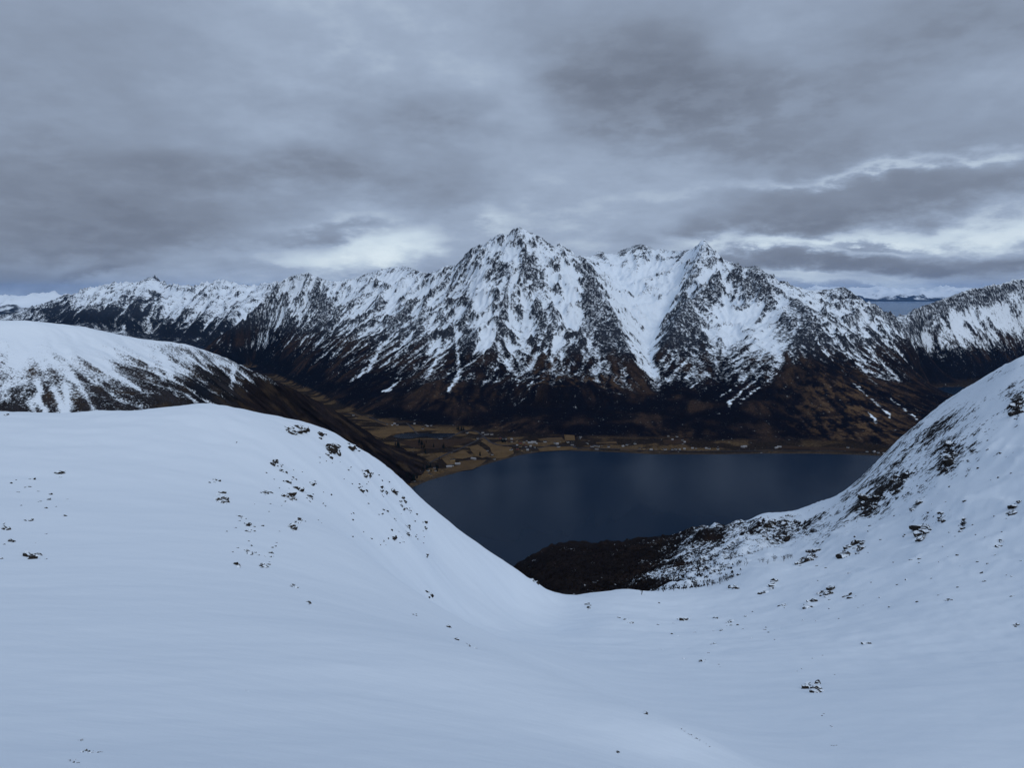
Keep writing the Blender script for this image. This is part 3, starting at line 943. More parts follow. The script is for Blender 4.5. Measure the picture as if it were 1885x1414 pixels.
def build_massif():
    d = 6.4
    F = Field(-2600, 4200, 2040, 6480, d)
    main = [(490, 545, 6000), (520, 515, 5900), (540, 507, 5850), (565, 502, 5800), (580, 508, 5780), (595, 514, 5750), (612, 519, 5700), (650, 513, 5650), (665, 506, 5620), (690, 500, 5550), (720, 492, 5500), (745, 490, 5450),
            (757, 494, 5380), (772, 502, 5250), (795, 504, 5100), (815, 492, 5000), (835, 491, 4950), (850, 479, 4880), (865, 462, 4820), (885, 454, 4780), (905, 439, 4720), (918, 431, 4680), (926, 429, 4650), (932, 435, 4650),
            (940, 427, 4620), (946, 420, 4610), (957, 418, 4600), (970, 424, 4600), (985, 432, 4590), (1000, 440, 4580), (1020, 454, 4560), (1045, 467, 4520), (1060, 475, 4500)]
    F.line(P_(main), True)
    F.line(P_([(1060, 475, 4500), (1066, 486, 4450), (1080, 500, 4380), (1090, 512, 4330), (1100, 531, 4240), (1110, 550, 4150), (1120, 571, 4050), (1140, 610, 3860), (1152, 640, 3700), (1165, 670, 3540), (1178, 700, 3400)]), True)
    back = [(1060, 475, 4500), (1063, 474, 4800), (1066, 471, 5300), (1090, 474, 5450), (1100, 464, 5480), (1108, 463, 5480), (1118, 470, 5480), (1140, 466, 5480), (1155, 457, 5480), (1165, 453, 5470), (1180, 449, 5450), (1195, 454, 5420), (1205, 460, 5400), (1215, 458, 5370), (1240, 462, 5300),
            (1262, 462, 5200), (1275, 458, 5100), (1285, 450, 5020), (1292, 443, 4990), (1297, 440, 4970), (1303, 447, 4960), (1312, 460, 4940), (1322, 475, 4900), (1330, 476, 4870), (1340, 482, 4830), (1350, 493, 4800), (1362, 495, 4760), (1378, 491, 4720), (1392, 489, 4680), (1405, 499, 4640),
            (1418, 513, 4580), (1428, 522, 4550), (1440, 521, 4620), (1455, 529, 4680), (1470, 534, 4720), (1500, 534, 4720), (1525, 533, 4680), (1548, 529, 4640), (1562, 534, 4600), (1575, 543, 4560), (1590, 553, 4530), (1605, 561, 4520), (1625, 575, 4520), (1645, 588, 4530), (1662, 598, 4640),
            (1672, 592, 4750), (1682, 580, 4850), (1692, 568, 4950), (1710, 560, 5050), (1730, 554, 5150), (1750, 546, 5230), (1765, 540, 5300), (1790, 533, 5380), (1812, 530, 5450), (1835, 525, 5500), (1860, 518, 5550), (1885, 513, 5600), (1960, 500, 5750), (2050, 500, 5900)]
    F.line(P_(back), True)
    # spurs
    F.line(P_([(1297, 440, 4970), (1290, 478, 4780), (1278, 505, 4650), (1290, 528, 4500), (1280, 552, 4330), (1262, 556, 4250), (1248, 580, 4120), (1232, 615, 3950), (1215, 655, 3750)]), True)
    F.line(P_([(1340, 482, 4830), (1335, 510, 4620), (1318, 540, 4420), (1300, 580, 4200), (1282, 610, 4030), (1258, 640, 3850), (1240, 672, 3650)]), True)
    F.line(P_([(1405, 499, 4640), (1400, 530, 4430), (1392, 552, 4330)]), True)
    F.line(P_([(1428, 522, 4550), (1445, 538, 4420), (1462, 552, 4280), (1490, 565, 4130), (1505, 575, 4060), (1530, 597, 3980), (1560, 621, 3920), (1620, 665, 3820), (1680, 705, 3730), (1740, 735, 3680), (1768, 744, 3650)]), True)
    F.line(P_([(1490, 565, 4130), (1488, 600, 3900), (1470, 630, 3720), (1455, 665, 3530), (1460, 720, 3250), (1470, 770, 3020)]), True)
    F.line(P_([(1445, 538, 4420), (1420, 575, 4180), (1395, 605, 3980), (1375, 640, 3780), (1360, 690, 3480)]), False)
    F.line(P_([(1350, 600, 4150), (1340, 640, 3880), (1320, 690, 3530)]), False)
    F.line(P_([(1548, 529, 4640), (1570, 570, 4420), (1600, 605, 4270), (1625, 640, 4150), (1650, 670, 4080)]), True)
    F.line(P_([(1590, 553, 4530), (1640, 600, 4400), (1690, 650, 4330)]), False)
    # main face ribs and couloirs
    F.line(P_([(957, 418, 4600), (968, 470, 4400), (985, 510, 4270), (1000, 560, 4080), (1005, 600, 3920), (1020, 650, 3720), (1040, 690, 3500)]), True)
    F.line(P_([(905, 439, 4720), (895, 490, 4500), (880, 530, 4330), (862, 570, 4180), (855, 620, 3960), (845, 670, 3720)]), True)
    F.line(P_([(932, 436, 4650), (938, 490, 4330), (935, 540, 4150), (925, 590, 3960), (905, 640, 3780)]))
    F.line(P_([(1045, 468, 4520), (1045, 520, 4260), (1035, 570, 4050), (1015, 625, 3850), (1035, 660, 3640)]))
    F.line(P_([(945, 540, 4170), (955, 590, 4010), (965, 640, 3800), (975, 680, 3620)]), False)
    F.line(P_([(835, 491, 4950), (825, 540, 4650), (800, 590, 4350), (770, 630, 4120), (740, 670, 3900)]), True)
    F.line(P_([(770, 503, 5250), (745, 560, 4850), (710, 610, 4550), (680, 650, 4300), (640, 690, 4050)]), True)
    F.line(P_([(745, 490, 5450), (700, 540, 5150), (670, 590, 4850), (640, 640, 4550)]), False)
    F.line(P_([(690, 500, 5550), (655, 560, 5200), (610, 620, 4900), (570, 660, 4650)]), True)
    F.line(P_([(595, 514, 5750), (600, 540, 5560), (590, 570, 5480), (560, 610, 5300), (520, 650, 5100)]), True)
    F.line(P_([(520, 515, 5900), (490, 548, 5800), (460, 578, 5750), (430, 602, 5750), (400, 622, 5900)]), True)
    # cirque floor
    F.line(P_([(1130, 510, 5150), (1165, 545, 4800), (1180, 570, 4600), (1188, 600, 4400), (1190, 640, 4050), (1200, 690, 3620), (1215, 722, 3340), (1225, 760, 3080), (1230, 800, 2840)]))
    F.line(P_([(1240, 520, 4950), (1225, 560, 4650), (1210, 600, 4400), (1195, 640, 4050)]))
    F.line(P_([(1330, 560, 4480), (1345, 580, 4380)]))
    # foot of the slopes
    for z, pts in [(150, [(780, 705), (850, 700), (920, 702), (1000, 715), (1080, 712)]), (72, [(740, 745), (820, 752), (900, 745), (1000, 750), (1100, 752), (1180, 758)]),
                   (24, [(720, 768), (800, 780), (880, 785), (960, 795), (1050, 800), (1150, 803), (1230, 803), (1320, 806), (1400, 808), (1500, 806), (1580, 810), (1640, 818), (1700, 822)]),
                   (110, [(1270, 730), (1340, 735), (1400, 740)]), (60, [(1260, 765), (1340, 770), (1420, 772)]),
                   (40, [(650, 742), (600, 716), (530, 690), (460, 660), (410, 636)]),
                   (20, [(1700, 692), (1750, 700), (1800, 697), (1885, 684), (2000, 670)]),
                   (3, [(1700, 722), (1722, 713), (1790, 711), (1830, 713)]),
                   (VALLEY_Z, [(700, 785), (640, 757), (600, 738), (545, 712), (500, 691)]), (VALLEY_Z, [(740, 800), (840, 800)]), (VALLEY_Z, [(700, 800), (730, 830), (760, 850), (820, 840), (880, 825), (920, 815)]),
                   (VALLEY_Z, [(860, 790), (900, 805), (940, 812)]), (7, [(770, 870), (830, 852), (880, 842), (930, 830), (990, 820), (1040, 818), (1100, 820), (1200, 826), (1300, 827), (1400, 826), (1500, 826), (1580, 828), (1640, 832)]),
                   (VALLEY_Z, [(640, 820), (690, 850), (740, 880), (720, 910)])]:
        F.line([G(x, y, z) for x, y in pts])
    F.line([G(x, y, 0.6) for x, y in SHORE])
    F.line([(G(x, y)[0], G(x, y)[1] - 25, -4) for x, y in SHORE[3:]])
    F.line([(G(x, y)[0], G(x, y)[1] - 140, -25) for x, y in SHORE[3:]])
    F.line([(-500, 2060, -20), (0, 2060, -40), (2500, 2060, -40), (4200, 2060, -30)])
    for yy in (717, 719, 721, 724, 727, 730): F.line([G(1722 + (727 - yy) * 0.8, yy, -14), G(1810, yy, -14)])
    F.line([(2200, 3850, -15), (3000, 3900, -15), (4200, 3600, -15)]); F.line([(4200, 2060, -15), (4200, 4400, -15)])
    F.line([G(470, 682, -3), G(440, 666, -3), G(425, 655, -3)])
    # behind the skyline
    F.line([(-2600, 6480, -10), (-1500, 6480, 150), (0, 6480, 250), (2000, 6480, 200), (2900, 6000, 60), (3300, 6480, -20), (4200, 6480, 300)])
    F.line(P_([(1668, 606, 5000), (1660, 604, 5600)])); F.line([(-2600, 2040, 0), (-2600, 6480, -10)])
    F.line([(x, y, z) for x, y, z in [(-2500, 2100, 20), (-1500, 2600, 20), (-1300, 3600, 12), (-1700, 4800, 8)]])
    F.solve()
    base = F.Z.copy()
    F.Z = blur(F.Z, 1.2)
    hi = sstep(F.Z, 25, 140)
    z0 = F.Z.copy()
    add = F.erode([260, 130, 66, 34, 20], [8, 8, 7, 5.0, 3.2], ref=0.62, power=1.1)
    F.Z = z0 + (F.Z - z0) * hi * (1 - 0.7 * sstep(F.X, 2100, 2500) * sstep(F.Y, 4150, 4500))
    X, Y = F.X, F.Y
    rk = ridged(X / 230, Y / 230, 6, 2, 0.62) - 0.4
    F.Z = F.Z + rk * 60 * sstep(F.Z, 120, 420) * np.clip(F.slope0 / 0.5, 0, 1.2)
    F.pin(40 / d)
    s1 = streaks(F, 6.0, 45.0, 4); s2 = streaks(F, 15.0, 110.0, 5)
    calm = 1 - 0.75 * sstep(X, 2100, 2500) * sstep(Y, 4150, 4500)
    F.Z = F.Z + (s2 * 1.7 + s1 * 0.9) * calm * sstep(F.Z, 90, 260) * np.clip(F.slope0 / 0.5, 0, 1.2)
    F.Z = F.Z + (ridged(X / 60, Y / 60, 4, 15, 0.6) - 0.42) * 7 * sstep(F.Z, 160, 450) * np.clip(F.slope0 / 0.5, 0.2, 1.2)
    F.pin(1.3)
    F.Z = np.where(z0 < 15, z0 + fbm(X / 90, Y / 90, 3, 3) * 1.2 * sstep(z0, 3, 8), F.Z)
    Z = F.Z
    conc = blur(Z, 26 / d) - Z
    conc2 = blur(Z, 64 / d) - Z
    gy, gx = np.gradient(Z, d)
    slope = np.hypot(gx, gy)
    U, V = pix(X, Y, Z)
    n1 = fbm(X / 220, Y / 220, 5, 50)
    zl = 292 + 70 * n1 - 1.6 * np.clip(conc2, -14, 22)
    alt = np.clip((Z - zl) / 175.0, -1.7, 1.0)
    snow = 0.46 + alt * 0.36 + np.clip(conc * 0.030, -0.16, 0.20) + np.clip(conc2 * 0.010, -0.14, 0.2) + 0.10 * fbm(X / 60, Y / 60, 4, 52) + 0.22 * n1 - (0.10 * s1 + 0.085 * s2) * calm
    snow = snow - 0.26 * sstep(slope, 0.9, 2.0) + 0.15 * sstep(Z, 520, 820) - 0.05
    snow = snow + np.clip(0.8 + 1.4 * fbm(X / 30, Y / 30, 4, 58), 0.15, 1.3) * strokes(U, V, [
        (0.55, 7, [(934, 436), (938, 480), (946, 530)]), (0.45, 14, [(880, 500), (885, 560), (892, 630)]), (0.5, 12, [(905, 600), (892, 638)]), (0.45, 14, [(1045, 500), (1055, 545), (1035, 600), (1010, 650)]),
        (0.40, 3, [(838, 560), (842, 640), (845, 690)]), (0.8, 4, [(842, 695), (830, 712), (826, 720)]), (0.55, 3, [(812, 625), (800, 670), (785, 695)]), (0.6, 3.5, [(700, 640), (680, 680), (646, 700)]),
        (0.55, 4, [(668, 680), (645, 702)]), (0.5, 3, [(735, 700), (708, 722)]), (0.4, 30, [(1120, 500), (1160, 560), (1200, 600)]), (0.4, 24, [(1140, 560), (1180, 630)]), (0.35, 20, [(1330, 570), (1370, 590), (1320, 620)]),
        (0.4, 22, [(1400, 620), (1440, 650)]), (0.4, 9, [(1165, 640), (1190, 675), (1205, 685)]), (0.35, 3, [(1262, 665), (1240, 690)]), (0.4, 2.2, [(1410, 680), (1340, 745)]), (0.36, 2, [(1380, 690), (1330, 720)]),
        (0.4, 6, [(1230, 700), (1300, 690)]), (0.45, 5, [(1600, 640), (1612, 665)]), (0.5, 4, [(1580, 665), (1615, 690), (1660, 700)]), (0.4, 3, [(1590, 690), (1620, 715)]), (0.36, 2, [(1545, 630), (1570, 660)]),
        (0.35, 2, [(1505, 625), (1530, 660)]), (0.42, 8, [(1500, 575), (1560, 620)]), (0.3, 8, [(1440, 530), (1500, 560)]), (0.35, 1.6, [(1570, 710), (1640, 770)]), (0.32, 1.5, [(1640, 735), (1690, 775)]), (0.30, 1.5, [(1600, 760), (1616, 776)]),
        (0.3, 2, [(1060, 690), (1110, 705)]), (0.26, 2, [(1080, 718), (1140, 725)]), (0.3, 3, [(1200, 715), (1240, 730)])])
    snow = snow - blobs(U, V, [(0.62, 1088, 555, 12, 50), (0.45, 1120, 600, 16, 40), (1.0, 1391, 528, 22, 22), (0.9, 1352, 506, 10, 15), (0.8, 586, 555, 16, 34), (0.5, 985, 490, 12, 28), (0.35, 930, 500, 16, 24), (0.6, 1252, 588, 24, 24), (0.7, 1088, 545, 8, 30),
                               (0.45, 1275, 620, 40, 18), (0.3, 1300, 570, 16, 20), (0.4, 1200, 538, 12, 10), (0.3, 1160, 530, 14, 10), (0.42, 1180, 466, 12, 14), (0.36, 1106, 474, 8, 8), (0.3, 1150, 470, 8, 10), (0.3, 1212, 474, 10, 8), (0.3, 1245, 474, 12, 7), (0.35, 1490, 600, 22, 30), (0.35, 855, 640, 20, 30), (0.3, 1000, 600, 10, 40), (0.4, 1545, 545, 26, 10),
                               (0.55, 1510, 690, 50, 50), (0.5, 1560, 740, 70, 45), (0.5, 1480, 760, 60, 50), (0.35, 1650, 760, 50, 40), (0.55, 1790, 556, 30, 12), (0.55, 1715, 570, 24, 14), (0.4, 1830, 548, 20, 10), (0.25, 865, 560, 12, 40), (0.15, 560, 610, 40, 30)])
    snow = snow + blobs(U, V, [(0.35, 540, 520, 34, 14), (0.3, 620, 530, 40, 16), (0.3, 480, 560, 30, 20)])
    snow = snow + blobs(U, V, [(0.26, 1145, 525, 46, 30), (0.32, 1225, 520, 40, 26), (0.3, 1190, 580, 34, 30), (0.35, 1350, 588, 46, 20), (0.3, 1410, 640, 34, 20), (0.35, 1050, 535, 14, 36), (0.35, 888, 600, 16, 40), (0.25, 1330, 620, 30, 14), (0.15, 1760, 610, 110, 34), (0.12, 1850, 590, 90, 40), (0.35, 735, 520, 40, 20)])
    east = sstep(X, 2100, 2500) * sstep(Y, 4150, 4500)
    snow = snow + east * (0.26 * sstep(Z, 90, 260) - 0.10)
    snow = snow - strokes(U, V, [(0.5, 9, [(1685, 580), (1700, 570), (1730, 562), (1760, 552), (1790, 545), (1830, 537), (1885, 526)])]) * np.clip(0.6 + 1.6 * fbm(X / 90, Y / 90, 4, 59), 0, 1.5)
    ribs = strokes(U, V, [
        (0.30, 7, [(911, 478), (918, 500), (916, 524)]), (0.34, 6, [(968, 450), (970, 472), (978, 510), (984, 543), (1001, 591)]), (0.34, 6, [(996, 478), (998, 520)]), (0.34, 6, [(949, 543), (958, 591), (961, 630)]),
        (0.34, 6, [(858, 467), (856, 524), (863, 591), (858, 615)]), (0.34, 7, [(830, 495), (825, 553), (834, 600), (830, 667)]), (0.36, 9, [(1064, 500), (1073, 543), (1097, 591), (1120, 630), (1140, 665)]),
        (0.36, 7, [(1087, 515), (1106, 548), (1125, 590)]), (0.36, 10, [(1049, 624), (1063, 667), (1060, 700)]), (0.30, 8, [(786, 524), (760, 555), (739, 581), (700, 620), (667, 648)]), (0.26, 7, [(720, 545), (680, 590)]),
        (0.26, 6, [(760, 590), (735, 640)]), (0.34, 9, [(1262, 552), (1245, 580), (1230, 604)]), (0.36, 10, [(1316, 520), (1300, 550), (1275, 590), (1240, 620), (1216, 645)]), (0.24, 6, [(1150, 529), (1168, 548)]),
        (0.3, 8, [(1331, 495), (1307, 534)]), (0.3, 10, [(1430, 545), (1410, 580), (1380, 605)]), (0.3, 9, [(1470, 560), (1500, 600), (1490, 640)]), (0.2, 8, [(640, 530), (615, 570), (600, 600)]), (0.22, 6, [(890, 460), (900, 500)]),
        (0.2, 5, [(940, 445), (955, 480), (962, 500)]), (0.22, 6, [(1020, 470), (1028, 500)]), (0.25, 8, [(1010, 650), (990, 690)]), (0.25, 8, [(905, 650), (890, 690)])])
    snow = snow - ribs * np.clip(0.75 + 1.2 * fbm(X / 40, Y / 40, 3, 57), 0.1, 1.4)
    thin = strokes(U + 9 * fbm(X / 70, Y / 70, 4, 61), V + 6 * fbm(X / 50, Y / 50, 3, 62), [
        (1, 3.0, [(1600, 640), (1620, 665), (1650, 695)]), (1, 3.0, [(1575, 668), (1600, 690), (1655, 702)]), (1, 2.0, [(1540, 630), (1565, 660)]), (1, 2.0, [(1500, 622), (1530, 662)]), (1, 2.2, [(1570, 705), (1605, 735), (1640, 770)]),
        (1, 2.0, [(1640, 735), (1690, 775)]), (1, 2.0, [(1600, 760), (1616, 778)]), (1, 2.2, [(1405, 685), (1340, 745)]), (1, 1.9, [(1375, 695), (1325, 735)]), (1, 2.0, [(1435, 685), (1360, 742)]), (0.9, 2.0, [(1310, 690), (1270, 715)]),
        (1, 2.4, [(1262, 665), (1240, 690)]), (1, 2.6, [(700, 640), (680, 675), (646, 701)]), (1, 2.2, [(738, 698), (708, 722)]), (1, 3.2, [(845, 693), (832, 710), (826, 720)]),
        (1, 2.0, [(812, 640), (800, 670), (785, 695)]), (1, 2.2, [(838, 590), (842, 640), (845, 690)]), (1, 4.0, [(1180, 655), (1196, 680), (1208, 690)]), (0.9, 2.2, [(1225, 695), (1210, 715)]), (0.9, 2.0, [(960, 690), (945, 720)]), (0.9, 2.0, [(990, 690), (970, 715)])])
    edge = Z + 45 * n1 + 26 * s2 + 14 * s1
    snow = np.maximum(snow, -0.25 + 0.57 * sstep(edge, 110, 430))
    snow = snow - 0.6 * sstep(edge, 150, 50)
    snow = np.maximum(snow, 0.95 * thin * np.clip(0.62 + 1.5 * fbm(X / 34, Y / 34, 4, 56) + 0.15 * s1, 0, 1) - 0.05)
    # what lies under the snow
    g = np.ones(X.shape + (3,)) * np.array((0.028, 0.032, 0.042))
    veg = sstep(Z, 330, 210)
    g = lerp3(g, (0.0045, 0.0042, 0.0075), veg)
    grass = sstep(fbm(X / 190, Y / 190, 5, 88) - 0.035 * np.clip(conc2, -8, 8), -0.12, 0.40) * veg
    g = lerp3(g, (0.040, 0.026, 0.019), np.clip(grass * (0.55 + 0.25 * s1 + 0.25 * s2), 0, 0.9))
    pat = np.clip(blobs(U, V, [(1.0, 1105, 702, 60, 16), (0.55, 1000, 690, 36, 30), (1.0, 1590, 775, 90, 58), (0.55, 1530, 720, 60, 50), (0.5, 850, 730, 60, 14), (0.8, 620, 750, 40, 8), (0.5, 1650, 820, 60, 12), (0.45, 930, 790, 60, 14), (0.4, 1250, 800, 60, 8)]), 0, 1)
    tex = sstep(fbm(X / 34, Y / 60, 5, 93, 0.65) + 0.03 * conc + 0.12 * s1 + 0.1 * s2, -0.12, 0.42)
    g = lerp3(g, (0.105, 0.066, 0.036), pat * tex)
    flat = sstep(Z, 26, 14)
    g = lerp3(g, (0.022, 0.016, 0.012), flat)
    g = lerp3(g, (0.105, 0.070, 0.036), flat * sstep(fbm(X / 150, Y / 70, 4, 95), -0.02, 0.2) * sstep(X, 1600, 600) * 0.9)
    g = lerp3(g, (0.05, 0.038, 0.028), sstep(Z, 4, 1.0) * sstep(Z, -3, 0.3) * 0.8)
    mat = terrain_mat('mountain_ground', 0.085, 1.05, 0.26, 0.9, 5.0, zsq=0.38)
    # one sheet of ground, cut into the mountains one can tell apart
    ny, nx = X.shape
    cx = 0.25 * (X[:-1, :-1] + X[1:, :-1] + X[:-1, 1:] + X[1:, 1:]); cyy = 0.25 * (Y[:-1, :-1] + Y[1:, :-1] + Y[:-1, 1:] + Y[1:, 1:]); cz = 0.25 * (Z[:-1, :-1] + Z[1:, :-1] + Z[:-1, 1:] + Z[1:, 1:])
    uu = CX + FPX * cx / cyy
    seen = cz > -7.0
    def cut(pts, y):      # x of a dividing valley line at depth y
        a = np.array([P(*p)[:2] for p in pts]); a = a[np.argsort(a[:, 1])]
        return np.interp(y, a[:, 1], a[:, 0])
    xl = cut([(772, 502, 5250), (755, 530, 5050), (740, 600, 4500), (700, 690, 3950), (640, 740, 3600)], cyy)
    xr = cut([(1063, 474, 4800), (1066, 471, 5300), (1110, 540, 4600), (1180, 600, 4300), (1195, 650, 4000), (1200, 690, 3620), (1225, 760, 3080), (1230, 830, 2690)], cyy)
    xr = np.where(cyy > 5300, P(1066, 471, 5300)[0], xr)
    xf = cut([(1660, 598, 4640), (1700, 660, 4300), (1740, 720, 4100), (1780, 745, 3700), (1700, 560, 6400)], cyy)
    low = (blur(base, 3)[:-1, :-1] < 22)
    zone = np.where(low & (cx < 2300), 0, np.where(cx < xl, 1, np.where(cx < xr, 2, np.where(cx < xf, 3, 4))))
    face = facing(F)
    at = {'snow': snow, 'ground': g}
    for k, nm, lab in [(0, 'valley_floor', 'flat brown farmland and shore along the far side of the fjord'),
                       (1, 'mountain', 'long snowy ridge with a dark rock buttress above the side valley'),
                       (2, 'mountain', 'tall pyramid-shaped snowy peak with a white couloir below its summit'),
                       (3, 'mountain', 'snowy peak with a sharp pointed spire and a dark brown lower shoulder'),
                       (4, 'mountain', 'low snowy ridge beside the gap that opens to the sea')]:
        tag(grid_mesh(nm, X, Y, Z, at, mat, keep=(zone == k) & seen & face), lab, 'mountain' if k else 'valley', kind='structure')
    return F


MASSIF = build_massif()


# ------------------------------------------------------------------ range to the left, and far coasts
def build_left_range():
    F = Field(-8800, -1800, 6500, 12200, 16.0)
    sky = [(-60, 585, 11000), (20, 580, 11000), (60, 566, 11000), (95, 553, 11000), (120, 546, 11000), (140, 540, 11000), (160, 532, 11000), (175, 530, 10950), (195, 527, 10900), (215, 522, 10900), (232, 519, 10900), (245, 522, 10900), (258, 518, 10900), (272, 511, 10900), (283, 514, 10850), (292, 519, 10800),
           (300, 517, 10750), (307, 526, 10700), (325, 530, 10600), (345, 524, 10500), (355, 530, 10400), (372, 526, 10300), (385, 523, 10200), (400, 518, 10100), (415, 515, 10000), (428, 522, 9900), (440, 530, 9800), (458, 527, 9600), (470, 530, 9500), (485, 524, 9300), (500, 522, 9100), (515, 525, 9000), (540, 530, 8900), (600, 540, 8800)]
    F.line(P_(sky), True)
    for r in [[(140, 540, 11000), (150, 560, 10300), (160, 580, 9700), (170, 600, 9200)], [(272, 511, 10900), (262, 540, 10100), (255, 560, 9600), (240, 590, 9000)], [(215, 522, 10900), (215, 560, 9900), (190, 590, 9300)],
              [(345, 524, 10500), (330, 555, 9800), (320, 580, 9300), (300, 600, 8900)], [(415, 515, 10000), (395, 545, 9300), (380, 575, 8700), (360, 600, 8300)], [(485, 524, 9300), (450, 560, 8500), (420, 590, 7900), (395, 612, 7600)]]:
        F.line(P_(r), True)
    for z, pts in [(10, [(0, 612), (100, 615), (200, 618), (300, 622), (360, 628), (400, 634), (430, 645)]), (-15, [(0, 640), (300, 640), (400, 645)])]:
        F.line([G(x, y, z) for x, y in pts])
    F.line([(-8800, 12200, 60), (-5000, 12200, 100), (-1800, 12200, 100)]); F.line([(-8800, 6500, -30), (-1800, 6500, -30)]); F.line([(-8800, 6500, -30), (-8800, 9000, -20), (-8800, 10500, 300)])
    F.solve()
    F.Z = blur(F.Z, 1.0)
    F.erode([900, 450, 230, 115, 58], [62, 44, 26, 13, 6], ref=0.5)
    X, Y = F.X, F.Y
    F.Z = F.Z + (ridged(X / 420, Y / 420, 6, 22, 0.6) - 0.4) * 110 * sstep(F.Z, 60, 350)
    F.pin(4.0)
    F.Z = F.Z + (ridged(X / 110, Y / 110, 4, 23, 0.6) - 0.42) * 26 * sstep(F.Z, 200, 450)
    s1 = streaks(F, 14.0, 110.0, 6, 90); s2 = streaks(F, 34.0, 220.0, 7, 90)
    F.Z = F.Z + s2 * 2 * sstep(F.Z, 90, 260)
    F.pin(1.1)
    Z = F.Z
    conc = blur(Z, 2.5) - Z
    gy, gx = np.gradient(Z, F.d)
    slope = np.hypot(gx, gy)
    U, V = pix(X, Y, Z)
    snow = 0.44 + np.clip((Z - 190 - 60 * fbm(X / 500, Y / 500, 4, 7)) / 240, -1.2, 0.8) * 0.6 + np.clip(conc * 0.022, -0.22, 0.3) - 0.25 * sstep(slope, 0.8, 1.6) - 0.09 * s1 - 0.08 * s2
    snow = snow - blobs(U, V, [(0.5, 105, 572, 34, 18), (0.45, 170, 580, 24, 16), (0.6, 255, 562, 30, 18), (0.5, 205, 575, 26, 16), (0.3, 290, 545, 12, 10), (0.3, 350, 530, 14, 8)])
    g = np.ones(X.shape + (3,)) * np.array((0.026, 0.030, 0.040))
    g = lerp3(g, (0.012, 0.013, 0.018), sstep(Z, 330, 180))
    mat = terrain_mat('far_mountain_ground', 0.055, 1.1, 0.26, 0.8, 10.0)
    tag(grid_mesh('mountain_range', X, Y, Z, {'snow': snow, 'ground': g}, mat, keep=(Z[:-1, :-1] > -10) & facing(F)), 'distant jagged snowy range with dark cliffs across the long inlet', 'mountains', kind='structure')


build_left_range()


def build_far():
    mat = terrain_mat('far_coast_ground', 0.0028, 0.5, 0.16, 0.5, 30.0)
    # low snowy coast at the left edge
    def coast(name, label, sky, depth, y0, rough, d, line_z, seed):
        pts = np.array(P_([(x, y, y0) for x, y in sky]))
        F = Field(pts[:, 0].min(), pts[:, 0].max(), y0 - depth, y0 + depth, d)
        F.line(pts, True)
        F.line([(F.x[0], F.y[0], -20), (F.x[-1], F.y[0], -20)]); F.line([(F.x[0], F.y[-1], -20), (F.x[-1], F.y[-1], -20)])
        F.solve()
        X, Y = F.X, F.Y
        F.Z = F.Z + (ridged(X / (d * 22), Y / (d * 22), 6, seed, 0.6) - 0.42) * rough * sstep(F.Z, 0, 250)
        F.pin(2.0)
        Z = F.Z
        conc = blur(Z, 2) - Z
        snow = 0.5 + np.clip((Z - line_z) / 300, -1, 1) * 0.8 + np.clip(conc * 0.01, -0.3, 0.3)
        g = np.ones(X.shape + (3,)) * np.array((0.03, 0.035, 0.045))
        tag(grid_mesh(name, X, Y, Z, {'snow': snow, 'ground': g}, mat), label, 'mountains', kind='structure')
    coast('far_mountains', 'pale far snowy ridge at the left edge behind the jagged range', [(-160, 546), (-60, 547), (0, 547), (30, 545), (55, 543), (75, 540), (90, 538), (105, 540), (125, 545), (160, 552), (220, 566), (300, 575)], 2600, 19000, 260, 50, 150, 61)
    coast('far_island', 'far sunlit snowy island mountains across the open sea', [(1380, 545), (1420, 540), (1460, 536), (1490, 531), (1505, 525), (1515, 531), (1540, 528), (1560, 531), (1580, 529), (1600, 530), (1615, 526), (1628, 528), (1645, 532), (1660, 535), (1668, 530), (1680, 532), (1700, 536), (1720, 529), (1740, 527), (1760, 530), (1780, 529), (1800, 531), (1840, 536), (1900, 540)], 6000, 46000, 420, 110, 200, 64)
    coast('far_skerry', 'low dark wooded headland in the gap at the edge of the sea', [(1600, 583), (1625, 577), (1645, 583), (1670, 585), (1690, 578), (1720, 584)], 900, 11000, 40, 40, 500, 67)


build_far()


# ------------------------------------------------------------------ rocks breaking through the snow
def rock_mat():
    m, T, b, out = new_mat('rock_with_snow')
    geo = T.node('ShaderNodeNewGeometry')
    pos = geo.outputs['Position']
    nz = T.sep(geo.outputs['Normal'])[2]
    n = T.noise(pos, 1.1, 5.0, 0.65)
    up = T.m('ADD', nz, T.m('MULTIPLY', T.m('SUBTRACT', n, 0.5), 1.1))
    f = T.step(up, 0.80, 0.92)
    v = T.noise(pos, 2.3, 4.0, 0.6)
    ramp = T.mix(v, (0.006, 0.006, 0.007), (0.050, 0.043, 0.036))
    lich = T.step(T.noise(pos, 0.6, 3.0, 0.6), 0.60, 0.72)
    ramp = T.mix(T.m('MULTIPLY', lich, 0.5), ramp, (0.075, 0.058, 0.030))
    T.put(b.inputs['Base Color'], T.mix(f, ramp, SNOW))
    b.inputs['Roughness'].default_value = 0.9
    b.inputs['Specular IOR Level'].default_value = 0.05
    bn = T.node('ShaderNodeBump')
    bn.inputs['Distance'].default_value = 0.25
    bn.inputs['Strength'].default_value = 0.8
    T.put(bn.inputs['Height'], v)
    T.put(b.inputs['Normal'], bn.outputs[0])
    return m


M_rock = rock_mat()
rr = random.Random(5)


